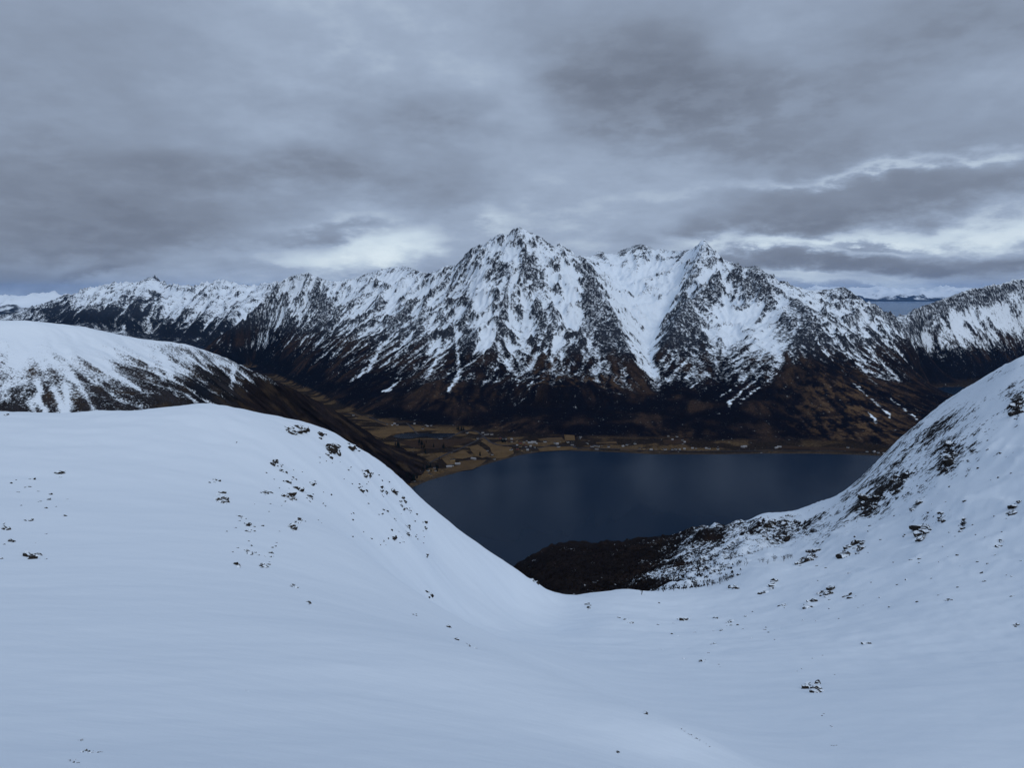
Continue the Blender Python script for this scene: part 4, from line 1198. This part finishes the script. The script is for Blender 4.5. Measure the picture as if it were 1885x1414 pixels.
def rock_mesh(k):
    r = random.Random(100 + k)
    bm = bmesh.new()
    bmesh.ops.create_icosphere(bm, subdivisions=2, radius=1.0)
    cuts = [(Vector((r.uniform(-1, 1), r.uniform(-1, 1), r.uniform(-0.5, 1))).normalized(), r.uniform(0.42, 0.8)) for _ in range(9)]
    for v in bm.verts:
        d = v.co.normalized()
        q = d * r.uniform(0.9, 1.12)
        for n, o in cuts:
            e = q.dot(n) - o
            if e > 0: q -= n * e
        v.co = q
    me = bpy.data.meshes.new('rock'); bm.to_mesh(me); bm.free()
    me.materials.append(M_rock)
    return me


ROCKS = [rock_mesh(k) for k in range(10)]


def put_rock(name, px, py, rpx, parent=None, flat=0.55, sink=0.25):
    p = fg_hit(px, py)
    r = 1.75 * rpx * math.hypot(p.x, p.y) / FPX
    o = link(name, ROCKS[rr.randrange(len(ROCKS))])
    o.rotation_euler = (rr.uniform(-0.4, 0.4), rr.uniform(-0.4, 0.4), rr.uniform(0, 6.28))
    o.scale = (r * rr.uniform(0.8, 1.5), r * rr.uniform(0.7, 1.2), r * flat * rr.uniform(0.8, 1.3))
    p = p + Vector((0, 0, r * flat * (0.5 - sink * 2)))
    if parent is None:
        o.location = p
    else:
        o.parent = parent
        o.location = p - parent.location
    return o


def outcrop(px, py, w, h, label, n=None, slant=0.0, big=1.0, group=None):
    e = empty('rock_outcrop', fg_hit(px, py))
    n = n or max(4, int(w * h / 26))
    for i in range(n):
        a = rr.uniform(0, 6.283); q = math.sqrt(rr.random()) * 0.5
        dx, dy = math.cos(a) * q * w, math.sin(a) * q * h
        dy += slant * dx
        s = (0.15 + 0.19 * rr.random()) * min(max(min(w, h * 1.6), 7), 30) * big
        if rr.random() < 0.35: s *= 0.45
        if px > 1400: s *= 0.78
        put_rock('rock', px + dx, py + dy, s, e)
    tag(e, label, 'rock outcrop', group)
    return e




def build_rocks():
    for t in OUTCROPS:
        px, py, w, h, label = t[:5]
        n = t[5] if len(t) > 5 else None
        sl = t[6] if len(t) > 6 else 0.0
        bg = t[7] if len(t) > 7 else 1.0
        outcrop(px, py, w, h, label, n, sl, bg)
    # single stones that look alike
    for area, lab, grp, n, box in [
        (0, 'tiny dark stone poking out of the snow on the hump face', 'tiny stones on the hump face', 60, (400, 840, 640, 1060)),
        (1, 'tiny dark stone on the steep flank of the hump', 'tiny stones on the hump flank', 45, (640, 850, 790, 1000)),
        (2, 'tiny dark stone in the snow of the bowl', 'tiny stones in the bowl', 34, (1200, 1110, 1560, 1240)),
        (3, 'small dark stone on the right mountainside', 'small stones on the right mountainside', 90, (1480, 800, 1885, 1120)),
        (4, 'tiny dark stone on the far left snow', 'tiny stones on the far left snow', 22, (0, 860, 130, 1040)),
    ]:
        k = 0
        while k < n:
            x, y = rr.uniform(box[0], box[2]), rr.uniform(box[1], box[3])
            if area == 1 and y < 850 + (x - 700) * 1.15 + 12: k += 0.34; continue
            if area == 0 and abs((y - 840) - (540 - x) * 1.2 - 80) > 110: k += 0.34; continue
            if area == 3 and y < 655 + (1885 - x) * 0.78 + 14: k += 0.34; continue
            tag(put_rock('stone', x, y, rr.uniform(0.9, 2.2)), lab, 'stone', grp)
            k += 1


build_rocks()


# ------------------------------------------------------------------ valley: lake, fields, roads
def vz(x, y):
    return float(MASSIF.at(x, y))


def V5(zx, zy):      # positions read off the enlarged valley
    return 560 + zx / 3.77, 700 + zy / 3.77


def V6(zx, zy):
    return 1000 + zx / 2.693, 740 + zy / 2.693


def ground_pt(px, py, lift=0.0):
    z = VALLEY_Z
    for _ in range(6):
        x, y, _z = G(px, py, z)
        z = max(vz(x, y), 0.3)
    return Vector((x, y, z + lift))


def conform_poly(name, pts, mat, lift, flat_z=None):
    bm = bmesh.new()
    vs = [bm.verts.new(ground_pt(px, py) if flat_z is None else G(px, py, flat_z)) for px, py in pts]
    bm.faces.new(vs)
    bmesh.ops.triangulate(bm, faces=bm.faces[:])
    if flat_z is None:
        for _ in range(4):
            es = [e for e in bm.edges if e.calc_length() > 24]
            if not es: break
            bmesh.ops.subdivide_edges(bm, edges=es, cuts=1, use_grid_fill=False)
            bmesh.ops.triangulate(bm, faces=bm.faces[:])
        for v in bm.verts:
            v.co.z = max(vz(v.co.x, v.co.y), 0.4) + lift
    bm.normal_update()
    if sum(f.normal.z for f in bm.faces) < 0:
        bmesh.ops.reverse_faces(bm, faces=bm.faces[:])
    me = bpy.data.meshes.new(name); bm.to_mesh(me); bm.free()
    return link(name, me, mat)


def field_mat(name, c):
    m, T, b, out = new_mat(name)
    pos = T.node('ShaderNodeNewGeometry').outputs['Position']
    a = T.noise(pos, 0.03, 4.0, 0.6)
    w = T.noise(T.v('MULTIPLY', pos, (1.0, 0.25, 1.0)), 0.12, 3.0, 0.6)
    q = T.v('SCALE', (*c,))
    T.put(q.node.inputs['Scale'], T.m('ADD', T.m('MULTIPLY', a, 0.9), T.m('ADD', T.m('MULTIPLY', w, 0.5), 0.3)))
    T.put(b.inputs['Base Color'], q)
    b.inputs['Roughness'].default_value = 0.95
    b.inputs['Specular IOR Level'].default_value = 0.0
    return m


M_f = [field_mat('stubble_field', (0.112, 0.074, 0.038)), field_mat('dry_grass_field', (0.085, 0.057, 0.032)), field_mat('heath_field', (0.040, 0.026, 0.018))]
M_road = flat_mat('road_asphalt', (0.045, 0.043, 0.048), 0.9, 0.2, 0.2, 0.0)


def build_valley():
    lake = [V5(*p) for p in [(615, 392), (640, 380), (700, 370), (780, 362), (850, 357), (960, 353), (1030, 360), (1048, 374), (1000, 394), (920, 402), (830, 392), (740, 406), (680, 404), (640, 400)]]
    tag(conform_poly('lake_water', lake, M_lake, 0, flat_z=VALLEY_Z + 1.6), 'small dark lake among the brown fields of the valley', 'lake', kind='structure')
    fields = [
        (1, 'thin pale field strip at the head of the valley', [(150, 205), (300, 184), (440, 186), (470, 203), (330, 220), (170, 222)]),
        (1, 'pale field below the upper valley farms', [(280, 268), (430, 258), (540, 232), (650, 238), (700, 262), (620, 285), (500, 282), (400, 275)]),
        (0, 'long yellow-brown field along the far side of the small lake', [(440, 365), (560, 342), (640, 318), (780, 322), (1000, 318), (1060, 342), (960, 348), (850, 352), (700, 365), (610, 378), (560, 405), (510, 398)]),
        (0, 'field corner inside the road bend above the village', [(1115, 327), (1190, 320), (1225, 350), (1205, 362), (1150, 340)]),
        (0, 'large yellow-brown field beside the shore village', [(1225, 425), (1262, 408), (1315, 452), (1440, 468), (1455, 510), (1400, 540), (1335, 545), (1300, 500), (1290, 470)]),
        (0, 'round-cornered field left of the large shore field', [(1145, 462), (1205, 450), (1262, 488), (1288, 525), (1235, 542), (1190, 528), (1160, 495)]),
        (1, 'small field on the road side farthest from the village', [(840, 545), (890, 522), (955, 548), (880, 572)]),
        (0, 'small square field beside the valley road', [(905, 512), (955, 503), (978, 524), (930, 540)]),
        (0, 'narrow field between the road and the farms', [(955, 548), (1010, 538), (1065, 585), (1000, 598)]),
        (0, 'field with a ditch in the middle of the farmland', [(1005, 520), (1110, 487), (1165, 533), (1100, 548), (1050, 545)]),
        (1, 'curved shore meadow along the water', [(1075, 565), (1160, 556), (1265, 556), (1225, 590), (1170, 622), (1090, 632), (1010, 640), (965, 625), (1010, 604), (1070, 592)]),
        (2, 'reddish heath field near the foot of the snow hump', [(560, 575), (700, 555), (810, 562), (855, 600), (760, 615), (640, 610)]),
        (2, 'dark bog pasture below the small lake', [(640, 430), (800, 412), (1000, 412), (1150, 405), (1180, 420), (1060, 455), (900, 480), (760, 470)]),
        (0, 'bright field strip between village and shore', [(1615, 470), (1700, 464), (1860, 462), (1900, 480), (1720, 492), (1640, 498)]),
        (1, 'field behind the shore village', [(1620, 408), (1700, 398), (1790, 390), (1800, 414), (1700, 422), (1640, 424)]),
        (0, 'square field on the slope behind the shore village', [(1803, 372), (1875, 374), (1880, 408), (1812, 414)]),
    ]
    for k, lab, pts in fields:
        tag(conform_poly('field', [V5(*p) for p in pts], M_f[k], 0.9), lab, 'field', 'fields of the valley', 'structure')
    for k, lab, pts in [
        (0, 'narrow shore field at the dark bay of the fjord', [(0, 228), (90, 230), (140, 236), (60, 243), (0, 246)]),
        (1, 'shore field right of the white boathouses', [(385, 228), (480, 232), (500, 240), (440, 246), (380, 243)]),
        (1, 'ploughed strip on the slope above the boathouses', [(262, 196), (362, 190), (366, 206), (262, 208)]),
        (2, 'cleared building plot above the shore road', [(592, 188), (720, 180), (732, 200), (600, 212)]),
        (2, 'pale pasture at the right end of the far shore', [(1180, 212), (1560, 212), (1650, 232), (1400, 238), (1150, 232)]),
    ]:
        tag(conform_poly('field', [V6(*p) for p in pts], M_f[k], 0.9), lab, 'field', 'fields of the valley', 'structure')

    def road(pts, w, lab):
        P3 = []
        for (ax, ay), (bx, by) in zip(pts[:-1], pts[1:]):
            for t in np.linspace(0, 1, 9)[:-1]:
                P3.append(ground_pt(ax + (bx - ax) * t, ay + (by - ay) * t, 1.3))
        bm = bmesh.new()
        prev = None
        for a, b in zip(P3[:-1], P3[1:]):
            d = (b - a); d.z = 0
            if d.length < 1e-3: continue
            n = Vector((-d.y, d.x, 0)).normalized() * w * 0.5
            cur = (bm.verts.new(a + n), bm.verts.new(a - n))
            if prev: bm.faces.new((prev[0], prev[1], cur[1], cur[0]))
            prev = cur
        bm.normal_update()
        if sum(f.normal.z for f in bm.faces) < 0: bmesh.ops.reverse_faces(bm, faces=bm.faces[:])
        me = bpy.data.meshes.new('road'); bm.to_mesh(me); bm.free()
        tag(link('road', me, M_road), lab, 'road', kind='structure')
    road([V5(*p) for p in [(790, 625), (900, 560), (1000, 510), (1100, 470), (1190, 425), (1245, 390), (1205, 362), (1120, 334), (1000, 300), (850, 290), (700, 280), (600, 262), (420, 240), (250, 235)]], 9, 'grey valley road bending past the small lake')
    road([V5(*p) for p in [(1245, 392), (1290, 432), (1350, 453), (1450, 458), (1600, 480), (1700, 459), (1880, 455)]] + [V6(*p) for p in [(150, 228), (300, 233), (500, 243), (800, 247), (1200, 244), (1600, 248)]], 9, 'grey shore road running along the far side of the fjord')


M_lake = water_mat('lake_water', (0.006, 0.010, 0.018), 0.08, 0.1, 0.004)
build_valley()


# ------------------------------------------------------------------ houses
M_wall = [flat_mat('house_wall_white', (0.30, 0.31, 0.32), 0.7), flat_mat('house_wall_grey', (0.22, 0.22, 0.23), 0.8), flat_mat('house_wall_red', (0.16, 0.03, 0.02), 0.8), flat_mat('house_wall_ochre', (0.30, 0.21, 0.10), 0.8)]
M_roof = [flat_mat('house_roof_slate', (0.03, 0.03, 0.035), 0.8), flat_mat('house_roof_pale', (0.25, 0.26, 0.28), 0.6)]
M_pane = flat_mat('window_pane', (0.01, 0.012, 0.016), 0.2, spec=0.5)


def bm_box(bm, lo, hi):
    v = [bm.verts.new((x, y, z)) for z in (lo[2], hi[2]) for y in (lo[1], hi[1]) for x in (lo[0], hi[0])]
    for f in ((0, 2, 3, 1), (4, 5, 7, 6), (0, 1, 5, 4), (2, 6, 7, 3), (0, 4, 6, 2), (1, 3, 7, 5)):
        bm.faces.new([v[i] for i in f])


def house_meshes(L, W, hh, rh):
    bm = bmesh.new()       # walls with gables
    a, b = L / 2, W / 2
    pr = [(-b, -1.5), (b, -1.5), (b, hh), (0, hh + rh), (-b, hh)]
    A = [bm.verts.new((-a, y, z)) for y, z in pr]; B = [bm.verts.new((a, y, z)) for y, z in pr]
    bm.faces.new(A[::-1]); bm.faces.new(B)
    for i in range(5): bm.faces.new((A[i], A[(i + 1) % 5], B[(i + 1) % 5], B[i]))
    bmesh.ops.recalc_face_normals(bm, faces=bm.faces[:])
    wall = bpy.data.meshes.new('wall'); bm.to_mesh(wall); bm.free()
    bm = bmesh.new()       # roof slabs with eaves
    o = 0.5; t = 0.35
    for s in (-1, 1):
        pts = [(0, hh + rh), (s * (b + o), hh - o * rh / b), (s * (b + o), hh - o * rh / b + t), (0, hh + rh + t)]
        A = [bm.verts.new((-a - o, y, z)) for y, z in pts]; B = [bm.verts.new((a + o, y, z)) for y, z in pts]
        bm.faces.new(A); bm.faces.new(B[::-1])
        for i in range(4): bm.faces.new((A[i], A[(i + 1) % 4], B[(i + 1) % 4], B[i]))
    bm_box(bm, (a * 0.3, -0.4, hh + rh - 0.5), (a * 0.3 + 0.8, 0.4, hh + rh + 1.3))
    bmesh.ops.recalc_face_normals(bm, faces=bm.faces[:])
    roof = bpy.data.meshes.new('roof'); bm.to_mesh(roof); bm.free()
    bm = bmesh.new()       # windows on the long sides
    for s in (-1, 1):
        for i in (-0.6, -0.2, 0.2, 0.6):
            y = s * (b + 0.02)
            bm_box(bm, (i * a - 0.55, min(y, y + 0.04 * s), 1.1), (i * a + 0.55, max(y, y + 0.04 * s), 2.5))
    win = bpy.data.meshes.new('windows'); bm.to_mesh(win); bm.free()
    win.materials.append(M_pane)
    return wall, roof, win


HV = []
for (L, W, hh, rh) in [(12, 8.5, 4.2, 3.4), (15, 9, 5.0, 3.6), (10, 7.5, 3.2, 2.8), (26, 12, 5.5, 3.8)]:
    w, r, q = house_meshes(L, W, hh, rh)
    HV.append((w, r, q))


def house(px, py, kind, wall, label, group=None, scale=1.0, rz=None):
    p = ground_pt(px, py)
    e = empty('house', p)
    e.rotation_euler = (0, 0, rr.uniform(-0.6, 0.6) if rz is None else rz)
    e.scale = (scale * 0.6,) * 3
    w, r, q = HV[kind]
    for nm, me, mat in (('wall', w, M_wall[wall]), ('roof', r, M_roof[0 if wall != 1 else 1])):
        o = bpy.data.objects.new(nm, me)
        if not me.materials: me.materials.append(mat)
        o.material_slots[0].link = 'OBJECT' if False else 'DATA'
        col.objects.link(o); o.parent = e
        o.material_slots[0].link = 'OBJECT'
        o.material_slots[0].material = mat
    tag(e, label, 'house', group)
    return e


def build_houses():
    up = [V5(*p) for p in [(610, 253), (627, 266), (645, 268), (765, 305), (822, 295), (845, 313), (856, 322), (880, 315), (575, 248)]]
    for p in up: house(*p, rr.choice([0, 2]), rr.choice([0, 0, 1]), 'small pale farmhouse in the upper valley above the lake', 'farmhouses above the lake', 1.25)
    house(*V5(340, 203), 0, 0, 'single white house in the farthest field of the valley', None, 1.3)
    house(*V5(945, 292), 3, 0, 'large white barn standing alone above the lake', None, 0.9)
    house(*V5(1130, 325), 0, 0, 'white house at the top of the road bend', None, 1.2)
    for p in [(1258, 380), (1275, 378), (1302, 379), (1240, 355)]: house(*V5(*p), rr.choice([0, 1]), 0, 'white house in the row by the road junction', 'houses by the road junction', 1.2)
    house(*V5(1205, 408), 0, 0, 'white house beside the straight valley road', None, 1.2)
    house(*V5(1437, 487), 3, 0, 'long white building in the corner of the large shore field', None, 1.0, 1.2)
    vil = [(1360, 405), (1390, 412), (1440, 413), (1475, 425), (1500, 440), (1545, 424), (1525, 433), (1570, 440), (1592, 436), (1612, 443), (1600, 468), (1570, 462), (1540, 465), (1500, 465), (1478, 455), (1480, 480), (1510, 490), (1550, 488), (1440, 430), (1530, 452)]
    for p in vil: house(*V5(*p), rr.choice([0, 0, 1, 2, 3]), rr.choice([0, 0, 1, 1, 2, 3]), 'village house in the cluster at the head of the bay', 'village houses at the head of the bay', 1.15)
    for p in [(1670, 430), (1755, 447), (1765, 467), (1830, 431), (1860, 453), (1740, 440)]: house(*V5(*p), rr.choice([0, 1]), rr.choice([0, 0, 1]), 'pale house right of the village above the dark bay', 'houses above the dark bay', 1.2)
    for p in [(1320, 551), (1305, 520), (1272, 492)]: house(*V5(*p), 2, 0, 'small white house along the track to the shore', 'houses along the shore track', 1.2)
    for p in [(1175, 550), (1065, 586), (1028, 560), (1020, 598), (1005, 605)]: house(*V5(*p), rr.choice([0, 1, 3]), rr.choice([0, 1, 3]), 'farm building among the small fields near the shore', 'farm buildings near the shore', 1.1)
    for p in [(870, 657), (882, 662), (860, 632), (912, 632), (850, 580), (905, 612), (800, 640)]: house(*V5(*p), rr.choice([0, 2]), rr.choice([0, 1, 3]), 'scattered house at the near end of the shore', 'houses at the near end of the shore', 1.15)
    house(*V6(185, 168), 0, 0, 'lone white house on the dark slope above the bay', None, 1.2)
    for p in [(243, 223), (258, 220), (272, 222), (265, 236)]: house(*V6(*p), 3, 0, 'white boathouse in the tight group on the shore', 'white boathouses on the shore', 0.8)
    for p in [(325, 225), (395, 223), (455, 208), (415, 215)]: house(*V6(*p), 0, rr.choice([0, 1]), 'white house on the shore right of the boathouses', 'houses right of the boathouses', 1.2)
    for p in [(478, 234), (500, 236), (535, 241), (560, 236), (590, 238), (605, 238), (640, 238), (657, 237), (676, 239), (700, 236), (740, 233), (757, 232), (808, 233), (822, 234), (866, 236)]:
        house(*V6(*p), rr.choice([0, 1, 2]), rr.choice([0, 0, 1, 3]), 'house in the long row beside the shore road', 'houses beside the shore road', 1.1)
    for p in [(620, 171), (663, 173), (640, 188), (690, 190), (700, 200)]: house(*V6(*p), 0, rr.choice([0, 1]), 'house on the cleared plot above the shore road', 'houses on the cleared plot', 1.1)
    for p in [(990, 226), (1000, 222), (1155, 231), (1170, 226)]: house(*V6(*p), 3, 1, 'grey shed in the pasture on the far shore', 'sheds in the far pasture', 0.9)
    house(*V6(1510, 228), 0, 0, 'lone white house on the far shore under the brown shoulder', None, 1.2)
    for p in [(1605, 250), (1640, 252), (1690, 261), (1660, 256)]: house(*V6(*p), 0, rr.choice([0, 1]), 'house at the far right end of the shore', 'houses at the far end of the shore', 1.2)


build_houses()


# ------------------------------------------------------------------ trees
M_bark = flat_mat('bark', (0.020, 0.016, 0.014), 0.95, 0.3, 2.0, 0.0)
M_spruce = flat_mat('spruce_needles', (0.006, 0.009, 0.008), 0.9, 0.5, 0.8, 0.0)
M_twig = flat_mat('birch_twigs', (0.014, 0.011, 0.011), 0.95, 0.4, 1.0, 0.0)


def prism(bm, a, b, ra, rb, n=3):
    d = (b - a)
    if d.length < 1e-5: return
    u = d.orthogonal().normalized(); w = d.normalized().cross(u)
    A = []; B = []
    for i in range(n):
        t = 6.2832 * i / n
        o = u * math.cos(t) + w * math.sin(t)
        A.append(bm.verts.new(a + o * ra)); B.append(bm.verts.new(b + o * rb))
    for i in range(n):
        bm.faces.new((A[i], A[(i + 1) % n], B[(i + 1) % n], B[i]))


def spruce_meshes(k):
    r = random.Random(300 + k)
    h = 14.0
    bm = bmesh.new(); prism(bm, Vector((0, 0, -1)), Vector((0, 0, h * 0.95)), 0.28, 0.05, 5)
    tr = bpy.data.meshes.new('trunk'); bm.to_mesh(tr); bm.free(); tr.materials.append(M_bark)
    bm = bmesh.new()
    z = 1.0
    while z < h:
        rad = (1 - z / h) ** 0.8 * 3.0 + 0.15
        m = r.randint(7, 10)
        a0 = r.uniform(0, 6.28)
        for i in range(m):
            a = a0 + 6.2832 * i / m + r.uniform(-0.25, 0.25)
            q = rad * r.uniform(0.65, 1.15)
            tip = Vector((math.cos(a) * q, math.sin(a) * q, z - q * 0.35))
            s = Vector((-math.sin(a), math.cos(a), 0)) * q * 0.34
            top = Vector((0, 0, z + 0.9))
            mid = Vector((math.cos(a), math.sin(a), 0)) * q * 0.55 + Vector((0, 0, z + 0.1))
            vs = [bm.verts.new(p) for p in (top, mid - s, tip, mid + s)]
            bm.faces.new(vs[:3]); bm.faces.new((vs[0], vs[2], vs[3]))
        z += 0.95
    cr = bpy.data.meshes.new('crown'); bm.to_mesh(cr); bm.free(); cr.materials.append(M_spruce)
    return tr, cr


def birch_meshes(k):
    r = random.Random(700 + k)
    tw = bmesh.new(); tr = bmesh.new()

    def grow(p, d, L, rad, lev, bm):
        q = p + d * L
        prism(bm if lev < 2 else tw, p, q, rad, rad * 0.6)
        if lev >= 4: return
        for _ in range(3 if lev else 4):
            nd = (d + Vector((r.uniform(-1, 1), r.uniform(-1, 1), r.uniform(-0.25, 0.75))) * 0.75).normalized()
            grow(p + d * L * r.uniform(0.45, 1.0), nd, L * r.uniform(0.5, 0.72), rad * 0.55, lev + 1, bm)
    for i in range(r.randint(1, 3)):
        a = r.uniform(0, 6.28)
        grow(Vector((0, 0, -0.3)), Vector((math.cos(a) * 0.3, math.sin(a) * 0.3, 1)).normalized(), 2.6, 0.12, 0, tr)
    t = bpy.data.meshes.new('trunk'); tr.to_mesh(t); tr.free(); t.materials.append(M_bark)
    c = bpy.data.meshes.new('crown'); tw.to_mesh(c); tw.free(); c.materials.append(M_twig)
    return t, c


SPR = [spruce_meshes(k) for k in range(3)]
BIR = [birch_meshes(k) for k in range(5)]


def tree(name, p, meshes, s, label, cat, group):
    e = empty(name, p)
    e.scale = (s, s, s * rr.uniform(0.9, 1.15)); e.rotation_euler = (0, 0, rr.uniform(0, 6.28))
    for nm, me in zip(('trunk', 'crown'), meshes):
        link(nm, me, None, e)
    tag(e, label, cat, group)


def build_trees():
    for lab, grp, n, w, h, (x, y) in [
        ('dark spruce in the wide stand above the lake farms', 'spruces above the lake farms', 16, 60, 26, (815, 240)),
        ('dark spruce in the clump at the foot of the snow hump', 'spruces at the foot of the hump', 12, 34, 22, (645, 458)),
        ('dark spruce in the clump nearest the hump edge', 'spruces nearest the hump edge', 9, 30, 18, (535, 495)),
        ('dark spruce of the small group on the bog', 'spruces on the bog', 4, 16, 8, (965, 470)),
        ('dark spruce of the pair alone on the bog', 'spruce pair on the bog', 2, 6, 4, (897, 466)),
        ('round dark spruce group inside the small field', 'spruces inside the small field', 5, 12, 8, (1218, 524)),
        ('tall spruce beside the square field', 'spruces beside the square field', 2, 4, 5, (938, 550)),
        ('dark spruce of the clump left of the village', 'spruces left of the village', 10, 30, 12, (1385, 428)),
        ('dark spruce by the lake outlet', 'spruces by the lake outlet', 10, 50, 18, (1085, 340)),
        ('dark tree among the shore farms', 'trees among the shore farms', 14, 110, 30, (880, 620)),
        ('dark tree in the near shore wood', 'trees in the near shore wood', 16, 90, 24, (740, 690)),
    ]:
        for _ in range(n):
            px, py = V5(x + rr.uniform(-w, w) * 0.5, y + rr.uniform(-h, h) * 0.5)
            tree('spruce_tree', ground_pt(px, py), SPR[rr.randrange(3)], rr.uniform(0.8, 1.35), lab, 'spruce', grp)
    for lab, grp, n, pts in [
        ('bare birch on the skyline of the scrub slope against the water', 'birches on the scrub skyline', 34, [(1120, 1006), (1190, 993), (1215, 989), (1260, 976), (1310, 967)]),
        ('bare birch on the rounded shoulder above the fjord', 'birches on the rounded shoulder', 16, [(1045, 1010), (1080, 1008), (1120, 1008)]),
        ('bare birch in the row at the snow edge of the scrub', 'birches at the snow edge', 40, [(1180, 1090), (1230, 1083), (1280, 1077), (1330, 1068), (1350, 1058)]),
        ('bare birch scattered on the upper snow of the scrub slope', 'birches on the upper snow', 36, [(1250, 1055), (1320, 1040), (1400, 1035), (1460, 1020)]),
    ]:
        for _ in range(n):
            i = rr.randrange(len(pts) - 1); t = rr.random()
            px = pts[i][0] + (pts[i + 1][0] - pts[i][0]) * t; py = pts[i][1] + (pts[i + 1][1] - pts[i][1]) * t + rr.uniform(0, 7)
            tree('birch_tree', fg_hit(px, py), BIR[rr.randrange(5)], rr.uniform(0.45, 0.95), lab, 'birch', grp)
    tree('birch_tree', fg_hit(1012, 1020), BIR[0], 1.7, 'largest dark tree at the tip of the scrub slope above the water', 'birch', None)
    tree('birch_tree', fg_hit(990, 1030), BIR[1], 1.1, 'second dark tree low at the tip of the scrub slope', 'birch', None)
    # low scrub nobody could count
    V = []; Fc = []
    for _ in range(5200):
        px = rr.uniform(945, 1430); py = rr.uniform(1000, 1092)
        if px > 1180 and rr.random() < (px - 1180) / 200: continue
        top = np.interp(px, [950, 1010, 1050, 1120, 1190, 1300, 1430], [1048, 1018, 1008, 1006, 993, 968, 945])
        if py < top + 3: continue
        p = fg_hit(px, py)
        if p.y < 460: continue
        for _k in range(4):
            a = rr.uniform(0, 6.28); h = rr.uniform(0.8, 2.2); w = rr.uniform(0.3, 0.9)
            o = Vector((rr.uniform(-1.5, 1.5), rr.uniform(-1.5, 1.5), -0.3))
            k = len(V)
            V += [p + o + Vector((math.cos(a) * w, math.sin(a) * w, h * 0.2)), p + o - Vector((math.cos(a) * w, math.sin(a) * w, 0)), p + o + Vector((rr.uniform(-.5, .5), rr.uniform(-.5, .5), h))]
            Fc.append((k, k + 1, k + 2))
    me = bpy.data.meshes.new('birch_scrub'); me.from_pydata(V, [], Fc)
    tag(link('birch_scrub', me, M_twig), 'dense bare brown birch scrub on the slope above the fjord', 'scrub', kind='stuff')


build_trees()


# ------------------------------------------------------------------ the air
def build_haze():
    bm = bmesh.new()
    bmesh.ops.create_cube(bm, size=1.0)
    lo = Vector((-62000, -800, -120)); hi = Vector((62000, 80000, 1150))
    for v in bm.verts:
        v.co = Vector([lo[i] + (hi[i] - lo[i]) * (v.co[i] + 0.5) for i in range(3)])
    me = bpy.data.meshes.new('haze'); bm.to_mesh(me); bm.free()
    m = bpy.data.materials.new('haze_air'); m.use_nodes = True
    T = NT(m.node_tree)
    out = T.node('ShaderNodeOutputMaterial')
    pv = T.node('ShaderNodeVolumePrincipled')
    pv.inputs['Color'].default_value = (0.20, 0.50, 1.0, 1)
    pv.inputs['Density'].default_value = HAZE
    pv.inputs['Anisotropy'].default_value = 0.0
    T.t.links.new(pv.outputs[0], out.inputs['Volume'])
    tag(link('haze', me, m), 'thin bluish haze over the fjord and the far mountains', 'haze', kind='stuff')


HAZE = 6.5e-6
build_haze()
